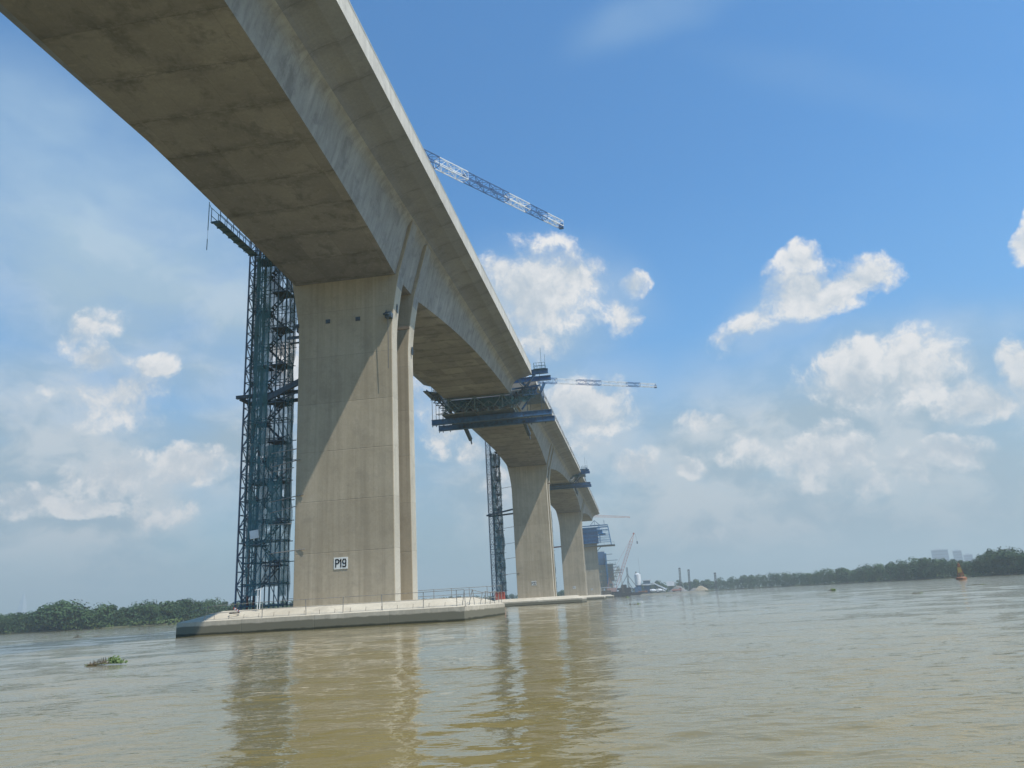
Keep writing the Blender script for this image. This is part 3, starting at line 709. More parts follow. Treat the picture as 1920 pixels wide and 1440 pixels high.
# ------------------------------------------------------------------ form travellers
def traveller(y0, y1, zl, lab, zdeck, seed, right_only=False):
    """y0..y1: cantilever ends; zl lower beam level"""
    yc = (y0+y1)/2; org = (E_, yc, zl); rnd = random.Random(seed)
    t = thing('form_traveller', org, lab, 'form traveller', 'blue form travellers hung in the gaps of the deck')
    xa, xb = E_-9.1, E_+12.95
    for y in (y0+1.9, y1+.6):
        mb = MB(); mb.ibeam((xa, y-.25, zl), (xb, y-.25, zl), .3, .95); mb.ibeam((xa, y+.25, zl), (xb, y+.25, zl), .3, .95); mb.build('lower_beam', 'blue', t, org)
    # lengthwise girders and shuttering platform
    sz_ = ztip(y0)-DM
    mb = MB()
    for i in range(7):
        x = E_-6+i*2.; mb.beam((x, y0-1.2, zl+.9), (x, y1+2.6, zl+.9), .25, .5); mb.beam((x, y0-.8, zl+2.2), (x, y1+2.2, zl+2.2), .2, .3)
        n = 5
        for j in range(n):
            ya, yb = y0-.8+(y1-y0+3)*j/n, y0-.8+(y1-y0+3)*(j+1)/n
            mb.beam((x, ya, zl+1), (x, (ya+yb)/2, zl+2.2), .1); mb.beam((x, (ya+yb)/2, zl+2.2), (x, yb, zl+1), .1)
    for i in range(6):
        xa_, xb_ = E_-6+i*2., E_-4+i*2.
        mb.beam((xa_, y0-.9, zl+1), (xb_, y0-.9, zl+2.5), .1, mi=0); mb.beam((xa_, y0-.9, zl+2.5), (xb_, y0-.9, zl+1), .1)
    for xx in (-5.2, -.4, 4.6):
        mb.beam((E_+xx, y0-1.3, zl+.9), (E_+xx, y0-1.3, sz_-.1), .32, .2)
    for xa_, xb_ in ((-5.2, -3.2), (-.4, -2.4), (-.4, 1.8), (4.6, 2.9), (4.6, 6.2)): mb.beam((E_+xa_, y0-1.3, sz_-.15), (E_+xb_, y0-1.3, zl+1.1), .17)
    mb.beam((E_-6.4, y0-1.3, sz_-.2), (E_+6.2, y0-1.3, sz_-.2), .15)
    mb.build('platform_truss', 'frame', t, org)
    mb = MB(); sz = ztip(y0)-DM
    mb.box(E_-5.9, E_+5.9, y0+.3, y1+1.2, sz-.45, sz-.12)
    mb.box(E_-6.6, E_+6.4, y0-1.0, y1+2.4, zl+.62, zl+.7)
    mb.build('soffit_form', 'dark', t, org)
    # side shutters, leaning with the webs and under the wings
    for s in (-1, 1):
        mb = MB(); ex = lambda v: E_+s*v
        for (p, q) in ((((6.2, sz-.3), (7.0, ztip(y0)-1.6)), ((7.0, ztip(y0)-1.6), (9.9, ztip(y0)-.9))) if s < 0 else (((6.2, sz-.3), (6.7, sz+.6)),)):
            mb.add([(ex(p[0]+.15), y0+.2, p[1]-.1), (ex(q[0]+.15), y0+.2, q[1]-.1), (ex(q[0]+.15), y1+.6, q[1]-.1), (ex(p[0]+.15), y1+.6, p[1]-.1),
                    (ex(p[0]+.33), y0+.2, p[1]-.2), (ex(q[0]+.33), y0+.2, q[1]-.25), (ex(q[0]+.33), y1+.6, q[1]-.25), (ex(p[0]+.33), y1+.6, p[1]-.2)],
                   [(0, 1, 2, 3), (4, 7, 6, 5), (0, 4, 5, 1), (3, 2, 6, 7), (1, 5, 6, 2), (0, 3, 7, 4)])
        for j in (range(4) if s < 0 else (0, 2)):
            y = y0+.6+j*(y1-y0-.4)/3
            mb.beam((ex(6.8), y, sz-.4), (ex(9.7), y, ztip(y0)-.8), .16, .22); mb.beam((ex(7.6), y, ztip(y0)-1.3), (ex(8.9), y, sz+.4), .12)
            mb.beam((ex(6.5), y, sz-.4), (ex(8.4), y, sz-.1), .14)
        mb.build('side_form', 'dark', t, org)
    # hangers
    zu = zdeck-.05
    for x in (E_-9.0, E_-8.3, E_-6.9, E_+8.6, E_+11.2):
        for y in (y0+1.9, y1+.6):
            mb = MB(); mb.tube((x, y, zl+.3), (x, y, zu), .05, 5); mb.tube((x, y, zl-.8), (x, y, zl-.5), .09, 5); mb.build('hanger', 'dark', t, org)
    # top cross beams and main frames on the deck
    for y, z in ((y0+.75, zu), (y1-.9, zu+.1)):
        mb = MB(); mb.ibeam((E_-8, y, z), (E_+12.9, y, z), .5, .85); mb.build('upper_beam', 'blue', t, org)
    for s in (-1, 1):
        mb = MB(); x = E_+s*5.5
        pts = [(y0-8, zdeck+.75), (y0+.5, zdeck+.75), (y1-.6, zdeck+1.2), (y0-1.5, zdeck+3.6)]
        for a, b in ((0, 1), (1, 2), (0, 3), (3, 2), (3, 1)): mb.beam((x, *pts[a]), (x, *pts[b]), .35, .4)
        mb.build('main_truss', 'blue', t, org)
    # working level below the right wing with railing, tails below the lower beams
    for s in (1,):
        mb = MB(); mb.box(E_+s*9.6-1.7, E_+s*9.6+1.7, y0+1, y1+1.5, zl+3.3, zl+3.42)
        for i in range(6):
            x = E_+s*9.6-1.6+i*.64; mb.beam((x, y0+1.05, zl+3.4), (x, y0+1.05, zl+4.5), .06)
            mb.beam((E_+s*11.2, y0+1.05+i*(y1-y0)/5, zl+3.4), (E_+s*11.2, y0+1.05+i*(y1-y0)/5, zl+4.5), .06)
        for z in (3.95, 4.5): mb.beam((E_+s*9.6-1.7, y0+1.05, zl+z), (E_+s*9.6+1.7, y0+1.05, zl+z), .06); mb.beam((E_+s*11.2, y0+1., zl+z), (E_+s*11.2, y1+1.5, zl+z), .06)
        mb.beam((E_+s*7.6, y0+2, zl+1), (E_+s*10.6, y0+2, zl+4.9), .28, .3); mb.beam((E_+s*10.8, y0+2, zl+3.4), (E_+s*8.6, y0+2, zl+5.6), .2, .25)
        mb.beam((E_+6.7, y0+.9, zu-.3), (E_+8.7, y0+.9, zl+5.0), .5, .4); mb.beam((E_+10.4, y0+.9, zu-.3), (E_+8.9, y0+.9, zl+5.0), .45, .35)
        mb.beam((E_+6.1, y0+1.1, zl+4.7), (E_+11.2, y0+1.1, zl+4.9), .25, .3); mb.beam((E_+11.3, y0+.9, zl+3.6), (E_+12.1, y0+.9, zl+5.3), .3, .5)
        mb.build('side_platform', 'blue', t, org)
        mb = MB(); k = 14
        for i in range(k):
            f0, f1 = i/k, (i+1)/k; xa_, xb_ = E_+5.6+4.6*f0, E_+5.6+4.6*f1; lo = lambda f: zl+2.1-.7*abs(math.sin(f*7.5))+1.1*f
            mb.add([(xa_, y0+1.2, lo(f0)), (xb_, y0+1.2, lo(f1)), (xb_, y0+1.3, zl+4.5), (xa_, y0+1.3, zl+4.5)], [(0, 1, 2, 3)])
            mb.add([(xa_, y0+1.5, lo(f0)+.3), (xb_, y0+1.5, lo(f1)+.3), (xb_, y0+1.6, zl+4.5), (xa_, y0+1.6, zl+4.5)], [(0, 1, 2, 3)])
        mb.build('hanging_sheet', 'net', t, org)
    for s, lab_ in ((-4.1, ''), (7.2, '')):
        mb = MB(); x = E_+s; mb.beam((x, y1+.3, zl+.1), (x+.5, y1+3.2, zl-2.1), .55, .65); mb.beam((x+.5, y1+3.2, zl-2.1), (x+.62, y1+3.5, zl-2.9), .12, .3); mb.build('tail_bracket', 'dark', t, org)
    # hanging clutter: ropes, boards, torn net
    mb = MB()
    for i in range(34):
        x = E_+rnd.uniform(-5.5, 6); y = y0-rnd.uniform(-.6, 1.1); z = zl+rnd.uniform(.6, 1.3)
        mb.beam((x, y, z), (x+rnd.uniform(-.5, .5), y+rnd.uniform(-.4, .4), z+rnd.uniform(-.9, 1.)), .06, mi=rnd.choice((0, 0, 1)))
    for i in range(9):
        x = E_+rnd.uniform(-8, 6.5); z = zl+rnd.uniform(.5, .9); mb.beam((x, y0-1., z), (x+rnd.uniform(.8, 2.5), y0-1.+rnd.uniform(-.1, .3), z+.12), .2, .07, mi=1)
    mb.build('loose_timber', ['wood', 'galv'], t, org)
    mb = MB()
    for i in range(16):
        f0, f1 = i/16, (i+1)/16; sg = lambda f: -.35*math.sin(f*math.pi*3)**2
        x_0, x_1 = E_-6.3+12.8*f0, E_-6.3+12.8*f1
        mb.add([(x_0, y0-.6, zl+1.55+sg(f0)), (x_1, y0-.6, zl+1.55+sg(f1)), (x_1, y0-.5, zl+3.1), (x_0, y0-.5, zl+3.1)], [(0, 1, 2, 3)])
    mb.build('debris_net', 'net', t, org)
    mb = MB(); x = E_+10.4; z = zu+.45
    for i in range(5): mb.beam((x+i*.5, y0+.3, z), (x+i*.5, y0+.3, z+1.1), .05); mb.beam((x+i*.5, y0+2.3, z), (x+i*.5, y0+2.3, z+1.1), .05)
    for q in (.55, 1.1): mb.beam((x, y0+.3, z+q), (x+2, y0+.3, z+q), .05); mb.beam((x, y0+2.3, z+q), (x+2, y0+2.3, z+q), .05); mb.beam((x, y0+.3, z+q), (x, y0+2.3, z+q), .05)
    mb.box(x-.1, x+2.1, y0+.2, y0+2.4, z-.06, z)
    mb.beam((x+1.2, y0+2.3, z), (x+1.2, y0+2.3, z+4.6), .06); mb.beam((x+1.9, y0+2.3, z), (x+1.9, y0+2.3, z+3.2), .05)
    mb.build('basket', 'teal', t, org)
    return t
traveller(129.3, 135.7, 33.3, 'large blue form traveller in the deck gap between the P19 and P20 piers', ztip(132)+.6, 3)
traveller(257.5, 264.0, 38.4, 'smaller-looking blue form traveller in the deck gap beyond the P20 pier', ztip(260)+.6, 9)

# falsework round the head of the fourth pier -----------------------------
def falsework():
    yc = D0+3*L; org = (E_, yc, 27); t = thing('pier_falsework', org, 'bright blue steel falsework and formwork round the head of the fourth pier', 'falsework')
    y0 = yc-6.; y1 = yc+6.
    mb = MB(); mb.box(E_-6.0, E_+5.6, y0+1.2, y1-1.2, 31.2, 39.6); mb.build('pier_head_form', 'blue', t, org)
    mb = MB()
    for i in range(13):
        x = E_-6+i*1.; mb.beam((x, y0+1.05, 31), (x, y0+1.05, 39.8), .14, .2)
    for z in (31.2, 33.3, 35.4, 37.5, 39.6): mb.ibeam((E_-6.8, y0+.8, z), (E_+6.6, y0+.8, z), .3, .42)
    for z in (38.2, 39.9, 41.0): mb.ibeam((E_-12.5, y0+.4, z), (E_+12., y0+.4, z), .3, .5)
    mb.build('waling', 'brightblue', t, org)
    for s in (-1, 1):
        mb = MB()
        for y in (y0, y1):
            mb.beam((E_+s*12., y, 41.3), (E_+s*13.2, y, 29.6), .28); mb.beam((E_+s*6.8, y, 31.5), (E_+s*6.8, y, 41), .25)
            for z in (32.2, 33.5, 35, 36.2, 38.4, 41.2):
                mb.beam((E_+s*5.8, y, z), (E_+s*(12.+(41.3-z)*.103), y, z), .22)
            mb.beam((E_+s*5.8, y, 38.4), (E_+s*8.5, y, 40.), .2)
        mb.box(E_+s*6.1 if s > 0 else E_-10.3, E_+10.3 if s > 0 else E_-6.1, y0+.3, y1-.3, 36.3, 36.5)
        mb.box(min(E_+s*6.1, E_+s*8.6), max(E_+s*6.1, E_+s*8.6), y0+1., y1-1., 36.52, 38.2)
        mb.build('side_frame', 'brightblue', t, org)
    mb = MB(); mb.box(E_-15, E_+15.2, y0-.6, y1+.6, 29.3, 29.6)
    for s in (-1, 1):
        mb.beam((E_+s*4.8, y0, 26.3), (E_+s*7.6, y0, 29.2), .3); mb.beam((E_+s*9.2, y0-.4, 29.6), (E_+s*9.2, y0-.4, 31), .08); mb.beam((E_+s*15, y0-.4, 29.6), (E_+s*15, y0-.4, 31), .08)
    mb.beam((E_-15, y0-.4, 31), (E_+15, y0-.4, 31), .07)
    mb.build('working_platform', 'dark', t, org)
    mb = MB(); x = E_+4.6
    mb.beam((x-2.6, y0, 41.2), (x, y0, 44.), .28); mb.beam((x+2.9, y0, 41.2), (x, y0, 44.), .28); mb.beam((x, y0, 41.2), (x, y0, 44.), .2); mb.beam((x-2.6, y0, 41.25), (x+2.9, y0, 41.25), .28)
    mb.beam((x+5.5, y0, 41.2), (x+5.5, y0, 44.2), .12); mb.beam((x+5.7, y0, 41.2), (x+5.7, y0, 43.6), .1)
    mb.build('lifting_frame', 'blue', t, org)
falsework()
def column_form():
    yc = D0+4*L; org = (E_, yc, 0); t = thing('pier_formwork', org, 'tall bright blue formwork column of the fifth pier with platforms to its right', 'formwork')
    y = yc-PT-1.0
    mb = MB(); mb.box(E_-5.2, E_+4.2, y, y+1., 23.5, 33); mb.build('wall_panel', 'blue', t, org)
    mb = MB(); mb.box(E_+4.3, E_+5.5, y-.6, y+1.2, 3, 31.8)
    for i in range(9): mb.beam((E_+4.2, y-.7, 4+i*3.2), (E_+5.6, y-.7, 4+i*3.2), .12, .2)
    mb.build('climbing_column', 'brightblue', t, org)
    mb = MB()
    for z, a in ((30.8, 10), (26.3, 13.6), (21, 9), (15, 8), (9, 8)):
        mb.box(E_-6.5, E_+5.7, y-1.6, y-.75, z-3, z-2.85); mb.beam((E_+4, y-.9, z), (E_+a, y-.9, z), .35, .35)
    for i in range(8): mb.tube((E_-6+i*1.5, y-1.5, 3), (E_-6+i*1.5, y-1.5, 28), .07, 4)
    for i in range(7): mb.tube((E_-6.5, y-1.5, 5+i*3.4), (E_+5.5, y-1.5, 5+i*3.4), .06, 4)
    mb.build('scaffold_frame', 'teal', t, org)
    mb = MB(); x = E_
    for i in range(9): mb.tube((x-4+i, y+2, 26), (x-4+i, y+2, 34), .06, 4)
    mb.build('rebar', 'rebar', t, org)
    yc = D0+5*L; org = (E_, yc, 0); t = thing('pier_formwork', org, 'low grey-blue formwork with stepped platforms on the farthest pier', 'formwork')
    y = yc-PT-1.5; mb = MB()
    for i, (z, a, b) in enumerate(((28, -6, 9), (25.5, -6, 12), (22.6, -7, 14.5), (20.4, -7, 14), (17, -7, 9.5), (13.5, -7, 9), (10, -7, 8.5), (6.5, -7, 8))):
        mb.box(E_+a, E_+b, y-1, y+6, z, z+.5)
        for j in range(4): mb.beam((E_+a+(b-a)*j/3, y-.8, z), (E_+a+(b-a)*j/3, y-.8, z+2.6), .15)
        mb.beam((E_+a, y-.8, z+1.3), (E_+b, y-.8, z+1.3), .1)
    mb.build('working_platform', 'teal', t, org)
    mb = MB(); mb.box(E_-5, E_+6.5, y+.5, y+4, 14, 29); mb.build('wall_panel', 'wood', t, org)
column_form()

# ------------------------------------------------------------------ water, banks
def grid(name, mat, pts_rows, kind, label):
    mb = MB(); n = len(pts_rows[0])
    for r_ in pts_rows: mb.v += [tuple(p) for p in r_]
    for i in range(len(pts_rows)-1):
        for j in range(n-1): mb.f.append([i*n+j, i*n+j+1, (i+1)*n+j+1, (i+1)*n+j]); mb.m.append(0)
    o = mb.build(name, mat); o['kind'] = kind; o['label'] = label; return o
import numpy as np
def river():
    """wave-shaped surface (sum of many small wind waves, finer where it is close by) inside a wide flat sheet"""
    rg = np.random.default_rng(11); rr = [3.0]
    while rr[-1] < 900: rr.append(rr[-1]*1.0085)
    rr = np.array(rr); th = np.radians(np.linspace(-62, 62, 640)); nr, na = len(rr), len(th)
    Rg, Tg = np.meshgrid(rr, th, indexing='ij'); X = np.sin(Tg)*Rg; Y = np.cos(Tg)*Rg; Z = np.zeros_like(X)
    gust = .75+.35*np.sin(X*.11+Y*.043+1.3*np.sin(Y*.05))+.25*np.sin(X*.031-Y*.09+2*np.sin(X*.04))
    lams = np.exp(rg.uniform(np.log(.28), np.log(9.), 110)); sp = Rg*.0085
    for lam in lams:
        a = math.pi/2+.25+rg.normal(0, .62); k = 2*math.pi/lam
        slope = .0125*(1.0 if lam < 1.3 else (.55 if lam < 2.8 else .30)); ph = rg.uniform(0, 6.28)
        fade = np.clip((lam/sp-3.)/3., 0, 1)
        u = X*math.cos(a)+Y*math.sin(a)+.25*lam*np.sin((X*math.sin(a)-Y*math.cos(a))*k*.23+ph)
        Z += slope/k*fade*np.sin(k*u+ph)*(gust if lam < 2 else 1)
    Z *= np.clip((900-Rg)/300, 0, 1)
    v = np.stack([X, Y, Z], -1).reshape(-1, 3)
    i = np.arange(nr-1)[:, None]*na+np.arange(na-1)[None, :]
    q = np.stack([i, i+na, i+na+1, i+1], -1).reshape(-1, 4)
    base = [(x, y, -.2) for y in (-400, -2, 1400, 2600) for x in (-2600, -1200, 1200, 2600)]
    n0 = len(v); v = np.vstack([v, np.array(base, float)])
    qb = [(n0+j*4+i_, n0+j*4+i_+1, n0+j*4+i_+5, n0+j*4+i_+4) for j in range(3) for i_ in range(3)]
    q = np.vstack([q, np.array(qb)])
    me = bpy.data.meshes.new('water'); me.vertices.add(len(v)); me.vertices.foreach_set('co', v.astype('f4').ravel())
    me.loops.add(q.size); me.loops.foreach_set('vertex_index', q.astype('i4').ravel())
    me.polygons.add(len(q)); me.polygons.foreach_set('loop_start', np.arange(0, q.size, 4, dtype='i4')); me.polygons.foreach_set('loop_total', np.full(len(q), 4, 'i4'))
    me.update(calc_edges=True); me.polygons.foreach_set('use_smooth', np.ones(len(q), bool)); me.materials.append(MT['water'])
    o = bpy.data.objects.new('water', me); C.objects.link(o); o['kind'] = 'structure'; o['label'] = 'wide brown river with small ripples'
river()
BANK = [(-420, 560), (-200, 470), (-60, 425), (0, 405), (130, 385), (330, 365), (450, 420), (540, 500), (680, 640), (800, 760), (930, 820), (1050, 800), (1130, 830), (1210, 840), (1340, 850), (1430, 760), (1500, 680), (1600, 580), (1700, 500), (1830, 440), (1920, 412), (2050, 390), (2400, 380)]
def bankD(px):
    for (a, da), (b, db) in zip(BANK[:-1], BANK[1:]):
        if a <= px <= b: return da+(db-da)*(px-a)/(b-a)
    return BANK[0][1] if px < BANK[0][0] else BANK[-1][1]
pxs = [-420+i*40 for i in range(71)]
rws = []
for off, z in ((-1.5, -.5), (0, .12), (3, .55), (20, .8), (500, 1.0), (1500, 1.05)):
    rws.append([bearing(px, bankD(px)+off+(math.sin(px*.05)*2 if off < 5 else 0), z) for px in pxs])
grid('ground', 'mud', rws, 'structure', 'low muddy river bank behind the water')

# ------------------------------------------------------------------ trees
def crown_mesh(seed, H, wd, leaf=.36, n=1100, mat='leaf'):
    rnd = random.Random(seed); mb = MB()
    lobes = []
    for i in range(rnd.randint(7, 11)):
        z = H*rnd.uniform(.28, .88); rr = wd*rnd.uniform(.22, .42)*(1.25-.7*abs(z/H-.5))
        a = rnd.uniform(0, 6.28); q = wd*rnd.uniform(.05, .42)*(1.15-z/H*.8)
        lobes.append((q*math.cos(a), q*math.sin(a), z, rr))
    lobes.append((0, 0, H*.86, wd*.22)); lobes.append((rnd.uniform(-.3, .3), 0, H*.3, wd*.42))
    for i in range(n):
        cx, cy, cz, rr = rnd.choice(lobes)
        while True:
            v = Vector((rnd.uniform(-1, 1), rnd.uniform(-1, 1), rnd.uniform(-1, 1)))
            if .05 < v.length < 1: break
        v = v.normalized()*(v.length**.45)*rr; v.z *= .8
        p = Vector((cx, cy, max(cz-.6, .6)))+v
        if p.z < .3: p.z = rnd.uniform(.3, 1.5)
        s = leaf*rnd.uniform(.6, 1.5); nrm = (v.normalized()+Vector((rnd.uniform(-.7, .7), rnd.uniform(-.7, .7), rnd.uniform(-.3, .9)))).normalized()
        a = nrm.orthogonal().normalized(); b = nrm.cross(a); th = rnd.uniform(0, 6.28); a, b = a*math.cos(th)+b*math.sin(th), b*math.cos(th)-a*math.sin(th)
        mb.add([p+a*s, p+b*s*.6, p-a*s, p-b*s*.6+nrm*s*.2], [(0, 1, 2), (0, 2, 3)])
    return mb
protos = []
for i, (H, wd) in enumerate(((12, 9), (10, 8), (14, 8), (9, 10), (12.5, 6.5), (8, 7))):
    t = bpy.data.objects.new('mangrove_tree', None)
    tag(t, 'x', 'tree'); C.objects.link(t)
    crown_mesh(40+i, H, wd).build('crown', 'leaf', t)
    mb = MB(); rnd = random.Random(i)
    mb.tube((0, 0, -.3), (rnd.uniform(-.3, .3), 0, H*.45), .28, 7, r2=.16); mb.tube((0, 0, H*.4), (.4, .2, H*.8), .16, 6, r2=.05)
    for j in range(4):
        a = rnd.uniform(0, 6.28); z = H*rnd.uniform(.2, .45); mb.tube((0, 0, z), (math.cos(a)*wd*.3, math.sin(a)*wd*.3, z+H*.25), .11, 5, r2=.04)
    mb.build('trunk', 'trunk', t)
    protos.append((t, H, wd))
used = set()
def tree(px, dD, hgt, group, lab, wide=1., pi=None):
    pi = random.randrange(6) if pi is None else pi
    t, H, wd = protos[pi]
    if pi in used: t = copy_tree(t)
    used.add(pi)
    p = bearing(px, bankD(px)+dD, .3); s = hgt/H
    t.location = p; t.scale = (s*wide, s*wide, s); t.rotation_euler = (0, 0, random.uniform(0, 6.28))
    tag(t, lab, 'tree', group); return t
# left bank: outline of the tree tops in the photograph, (px, height m)
def prof(tab, px):
    for (a, ha), (b, hb) in zip(tab[:-1], tab[1:]):
        if a <= px <= b: return ha+(hb-ha)*(px-a)/(b-a)
    return tab[0][1] if px < tab[0][0] else tab[-1][1]
LH = [(-100, 12), (0, 11.5), (25, 10.8), (50, 12), (75, 13), (98, 14.6), (115, 15.4), (135, 14.8), (155, 12), (180, 12), (230, 12), (300, 12.3), (345, 14), (365, 13.5), (400, 12), (470, 12), (540, 12), (800, 11), (1000, 13), (1060, 13)]
RH = [(1190, 10), (1215, 14), (1240, 14.5), (1300, 13), (1340, 13), (1400, 13.5), (1450, 14), (1480, 13), (1560, 11.5), (1640, 11), (1672, 12.8), (1700, 11.6), (1712, 12.6), (1760, 11.5), (1830, 9.4), (1862, 13), (1870, 12.5), (1890, 12), (1905, 12.2), (1960, 12)]
singles = {}
def row(tab, a, b, step, dds, group, lab, f=1.):
    f = 1.22 if tab is RH else 1.
    px = a
    while px < b:
        D = bankD(px); dd = random.choice(dds); h = prof(tab, px)*random.uniform(.62, .84)*f
        tree(px, dd, h, group, lab, random.uniform(.95, 1.4)); px += step*F/D*random.uniform(.7, 1.25)
gl = ('trees on the left bank', 'dense green mangrove tree in the row on the left bank')
gm = ('trees behind the bridge', 'small distant tree on the bank seen low behind the bridge piers')
gr = ('trees on the right bank', 'dense green mangrove tree in the row on the right bank')
row(LH, -40, 470, 4.6, (2, 4, 6), *gl); row(LH, -40, 470, 5.5, (9, 12), *gl)
row(LH, 470, 560, 7, (4, 8), *gl)
row(LH, 780, 1060, 9, (4, 10), *gm)
row(RH, 1195, 1480, 6.6, (3, 8), *gr); row(RH, 1480, 1960, 6.2, (3, 5, 8), *gr); row(RH, 1560, 1960, 9, (13,), *gr)
tree(112, 3, 12.0, gl[0], 'broad rounded tree standing highest on the left bank, near the picture edge', 1.35, 0)
tree(1864, 6, 13.6, gr[0], 'tall tree rising above its neighbours at the far right, right of the white buildings', .8, 4)
tree(1893, 5, 11.4, gr[0], 'broad dark tree at the right picture edge', 1.3, 3)
# wood behind the front row: one mass
rnd = random.Random(77); mb = MB()
for i in range(3600):
    px = rnd.uniform(-150, 2050); D = bankD(px)+rnd.uniform(12, 40)
    if 600 < px < 760: continue
    tab = LH if px < 1120 else RH; h = prof(tab, px)*(.74 if tab is LH else .90)
    cz = rnd.uniform(.12, .80)*h; c = bearing(px, D, cz); rr = rnd.uniform(1.2, 2.6)
    for j in range(9):
        v = Vector((rnd.gauss(0, 1), rnd.gauss(0, 1), rnd.gauss(0, .8))).normalized()*rr*rnd.uniform(.5, 1); p = c+v
        s = rnd.uniform(.35, .8); nrm = (v.normalized()+Vector((0, 0, .6))).normalized(); a = nrm.orthogonal(); b = nrm.cross(a)
        mb.add([p+a*s, p+b*s*.7, p-a*s, p-b*s*.7], [(0, 1, 2, 3)])
tag(mb.build('woodland', 'leaf'), 'mass of dark green woodland behind the front trees on both banks', 'woodland', kind='stuff')
mb = MB()
for i in range(5200):
    px = rnd.uniform(-120, 2050)
    if 590 < px < 770: continue
    c = bearing(px, bankD(px)+rnd.uniform(-.3, 4), rnd.uniform(.1, 2.0)); s = rnd.uniform(.25, .6)
    nrm = Vector((rnd.uniform(-1, 1), rnd.uniform(-1, .2), rnd.uniform(0, 1))).normalized(); a = nrm.orthogonal(); b = nrm.cross(a)
    mb.add([c+a*s, c+b*s*.6, c-a*s, c-b*s*.6], [(0, 1, 2, 3)])
tag(mb.build('bank_scrub', 'bush'), 'pale green scrub along the foot of the river banks', 'scrub', kind='stuff')

# ------------------------------------------------------------------ floating hyacinth
def hyacinth(px, py, ln, h, lab, n=60, green=.4, grp='floating plant clumps on the river'):
    c = on_z(px, py, 0); rnd = random.Random(px); t = thing('water_hyacinth', c, lab, 'floating plants', grp)
    mb = MB(); mg = MB()
    ax = Vector((rt.x, rt.y, 0)).normalized(); ay = Vector((-ax.y, ax.x, 0))
    for i in range(n):
        f = rnd.uniform(-.5, .5); p = c+ax*(f*ln)+ay*rnd.uniform(-.22, .22)*ln; p.z = 0
        env = (1-(2*f)**2)*.8+.25; hh = h*env*rnd.uniform(.3, 1)
        q = p+Vector((rnd.uniform(-.3, .3)*ln*.2, rnd.uniform(-.2, .2)*ln*.2, hh))
        if f > .5-green:
            mg.tube(p, q, h*.035, 4); s = h*rnd.uniform(.16, .30); nn = Vector((rnd.uniform(-1, 1), rnd.uniform(-1.2, 0), rnd.uniform(.2, 1))).normalized(); a = nn.orthogonal().normalized(); b = nn.cross(a)
            mg.add([q+(a*math.cos(k*math.pi/3)+b*math.sin(k*math.pi/3)*.8)*s for k in range(6)], [(0, 1, 2, 3, 4, 5)])
        else:
            mb.tube(p, q, h*.025, 4); m2 = p+ax*rnd.uniform(-.12, .12)*ln; m2.z = h*.12; mb.tube(p+Vector((0, 0, h*.05)), m2, h*.06, 4)
    mat_ = MB()
    for i in range(n//2):
        f = rnd.uniform(-.5, .5); p = c+ax*(f*ln)+ay*rnd.uniform(-.25, .25)*ln; s = ln*rnd.uniform(.03, .06); z = h*rnd.uniform(.04, .2)
        mat_.add([(p.x+math.cos(k*1.05)*s, p.y+math.sin(k*1.05)*s, z*rnd.uniform(.5, 1)) for k in range(6)], [(0, 1, 2, 3, 4, 5)])
    mat_.build('leaf_mat', 'hyacinth', t, c)
    if mb.v: mb.build('dry_stems', 'debris', t, c)
    if mg.v: mg.build('leaves', 'hyacinth', t, c)
hyacinth(199, 1245, 1.15, .22, 'nearest clump of floating water hyacinth, green at one end, on the left water', 130, .42)
hyacinth(146, 1195, .95, .28, 'small dark floating clump near the left bank, left of a flat streak of plants', 50, .1)
hyacinth(185, 1193, 1.0, .12, 'flat streak of floating plants just right of a small dark clump, left water', 40, .1)
hyacinth(83, 1195, .6, .2, 'tiny floating clump nearest the left picture edge', 30, .1)
hyacinth(152, 1186, 3.0, .2, 'thin floating streak close to the left bank', 40, .1)
hyacinth(262, 1180, 2.0, .2, 'faint floating streak left of the nearest pile cap', 30, .1)
hyacinth(1561, 1108, 1.1, .34, 'green floating clump in the middle of the right water', 60, .6)
hyacinth(1718, 1113, .8, .16, 'dark floating clump left of and below the buoy', 50, .1)
hyacinth(1172, 1121, 3.2, .7, 'dark floating clump just below the crane barge', 50, .3)
hyacinth(1188, 1134, 1.6, .25, 'pair of low floating tufts in the water below the crane barge', 50, .2)
hyacinth(1600, 1093, 6., 1.2, 'green floating clump close to the right bank', 60, .7)
hyacinth(1832, 1097, 2.0, .2, 'thin floating streak below and right of the buoy', 40, .2)
hyacinth(1254, 1119, 1.2, .25, 'tiny floating tuft between the barge and the right bank', 30, .2)

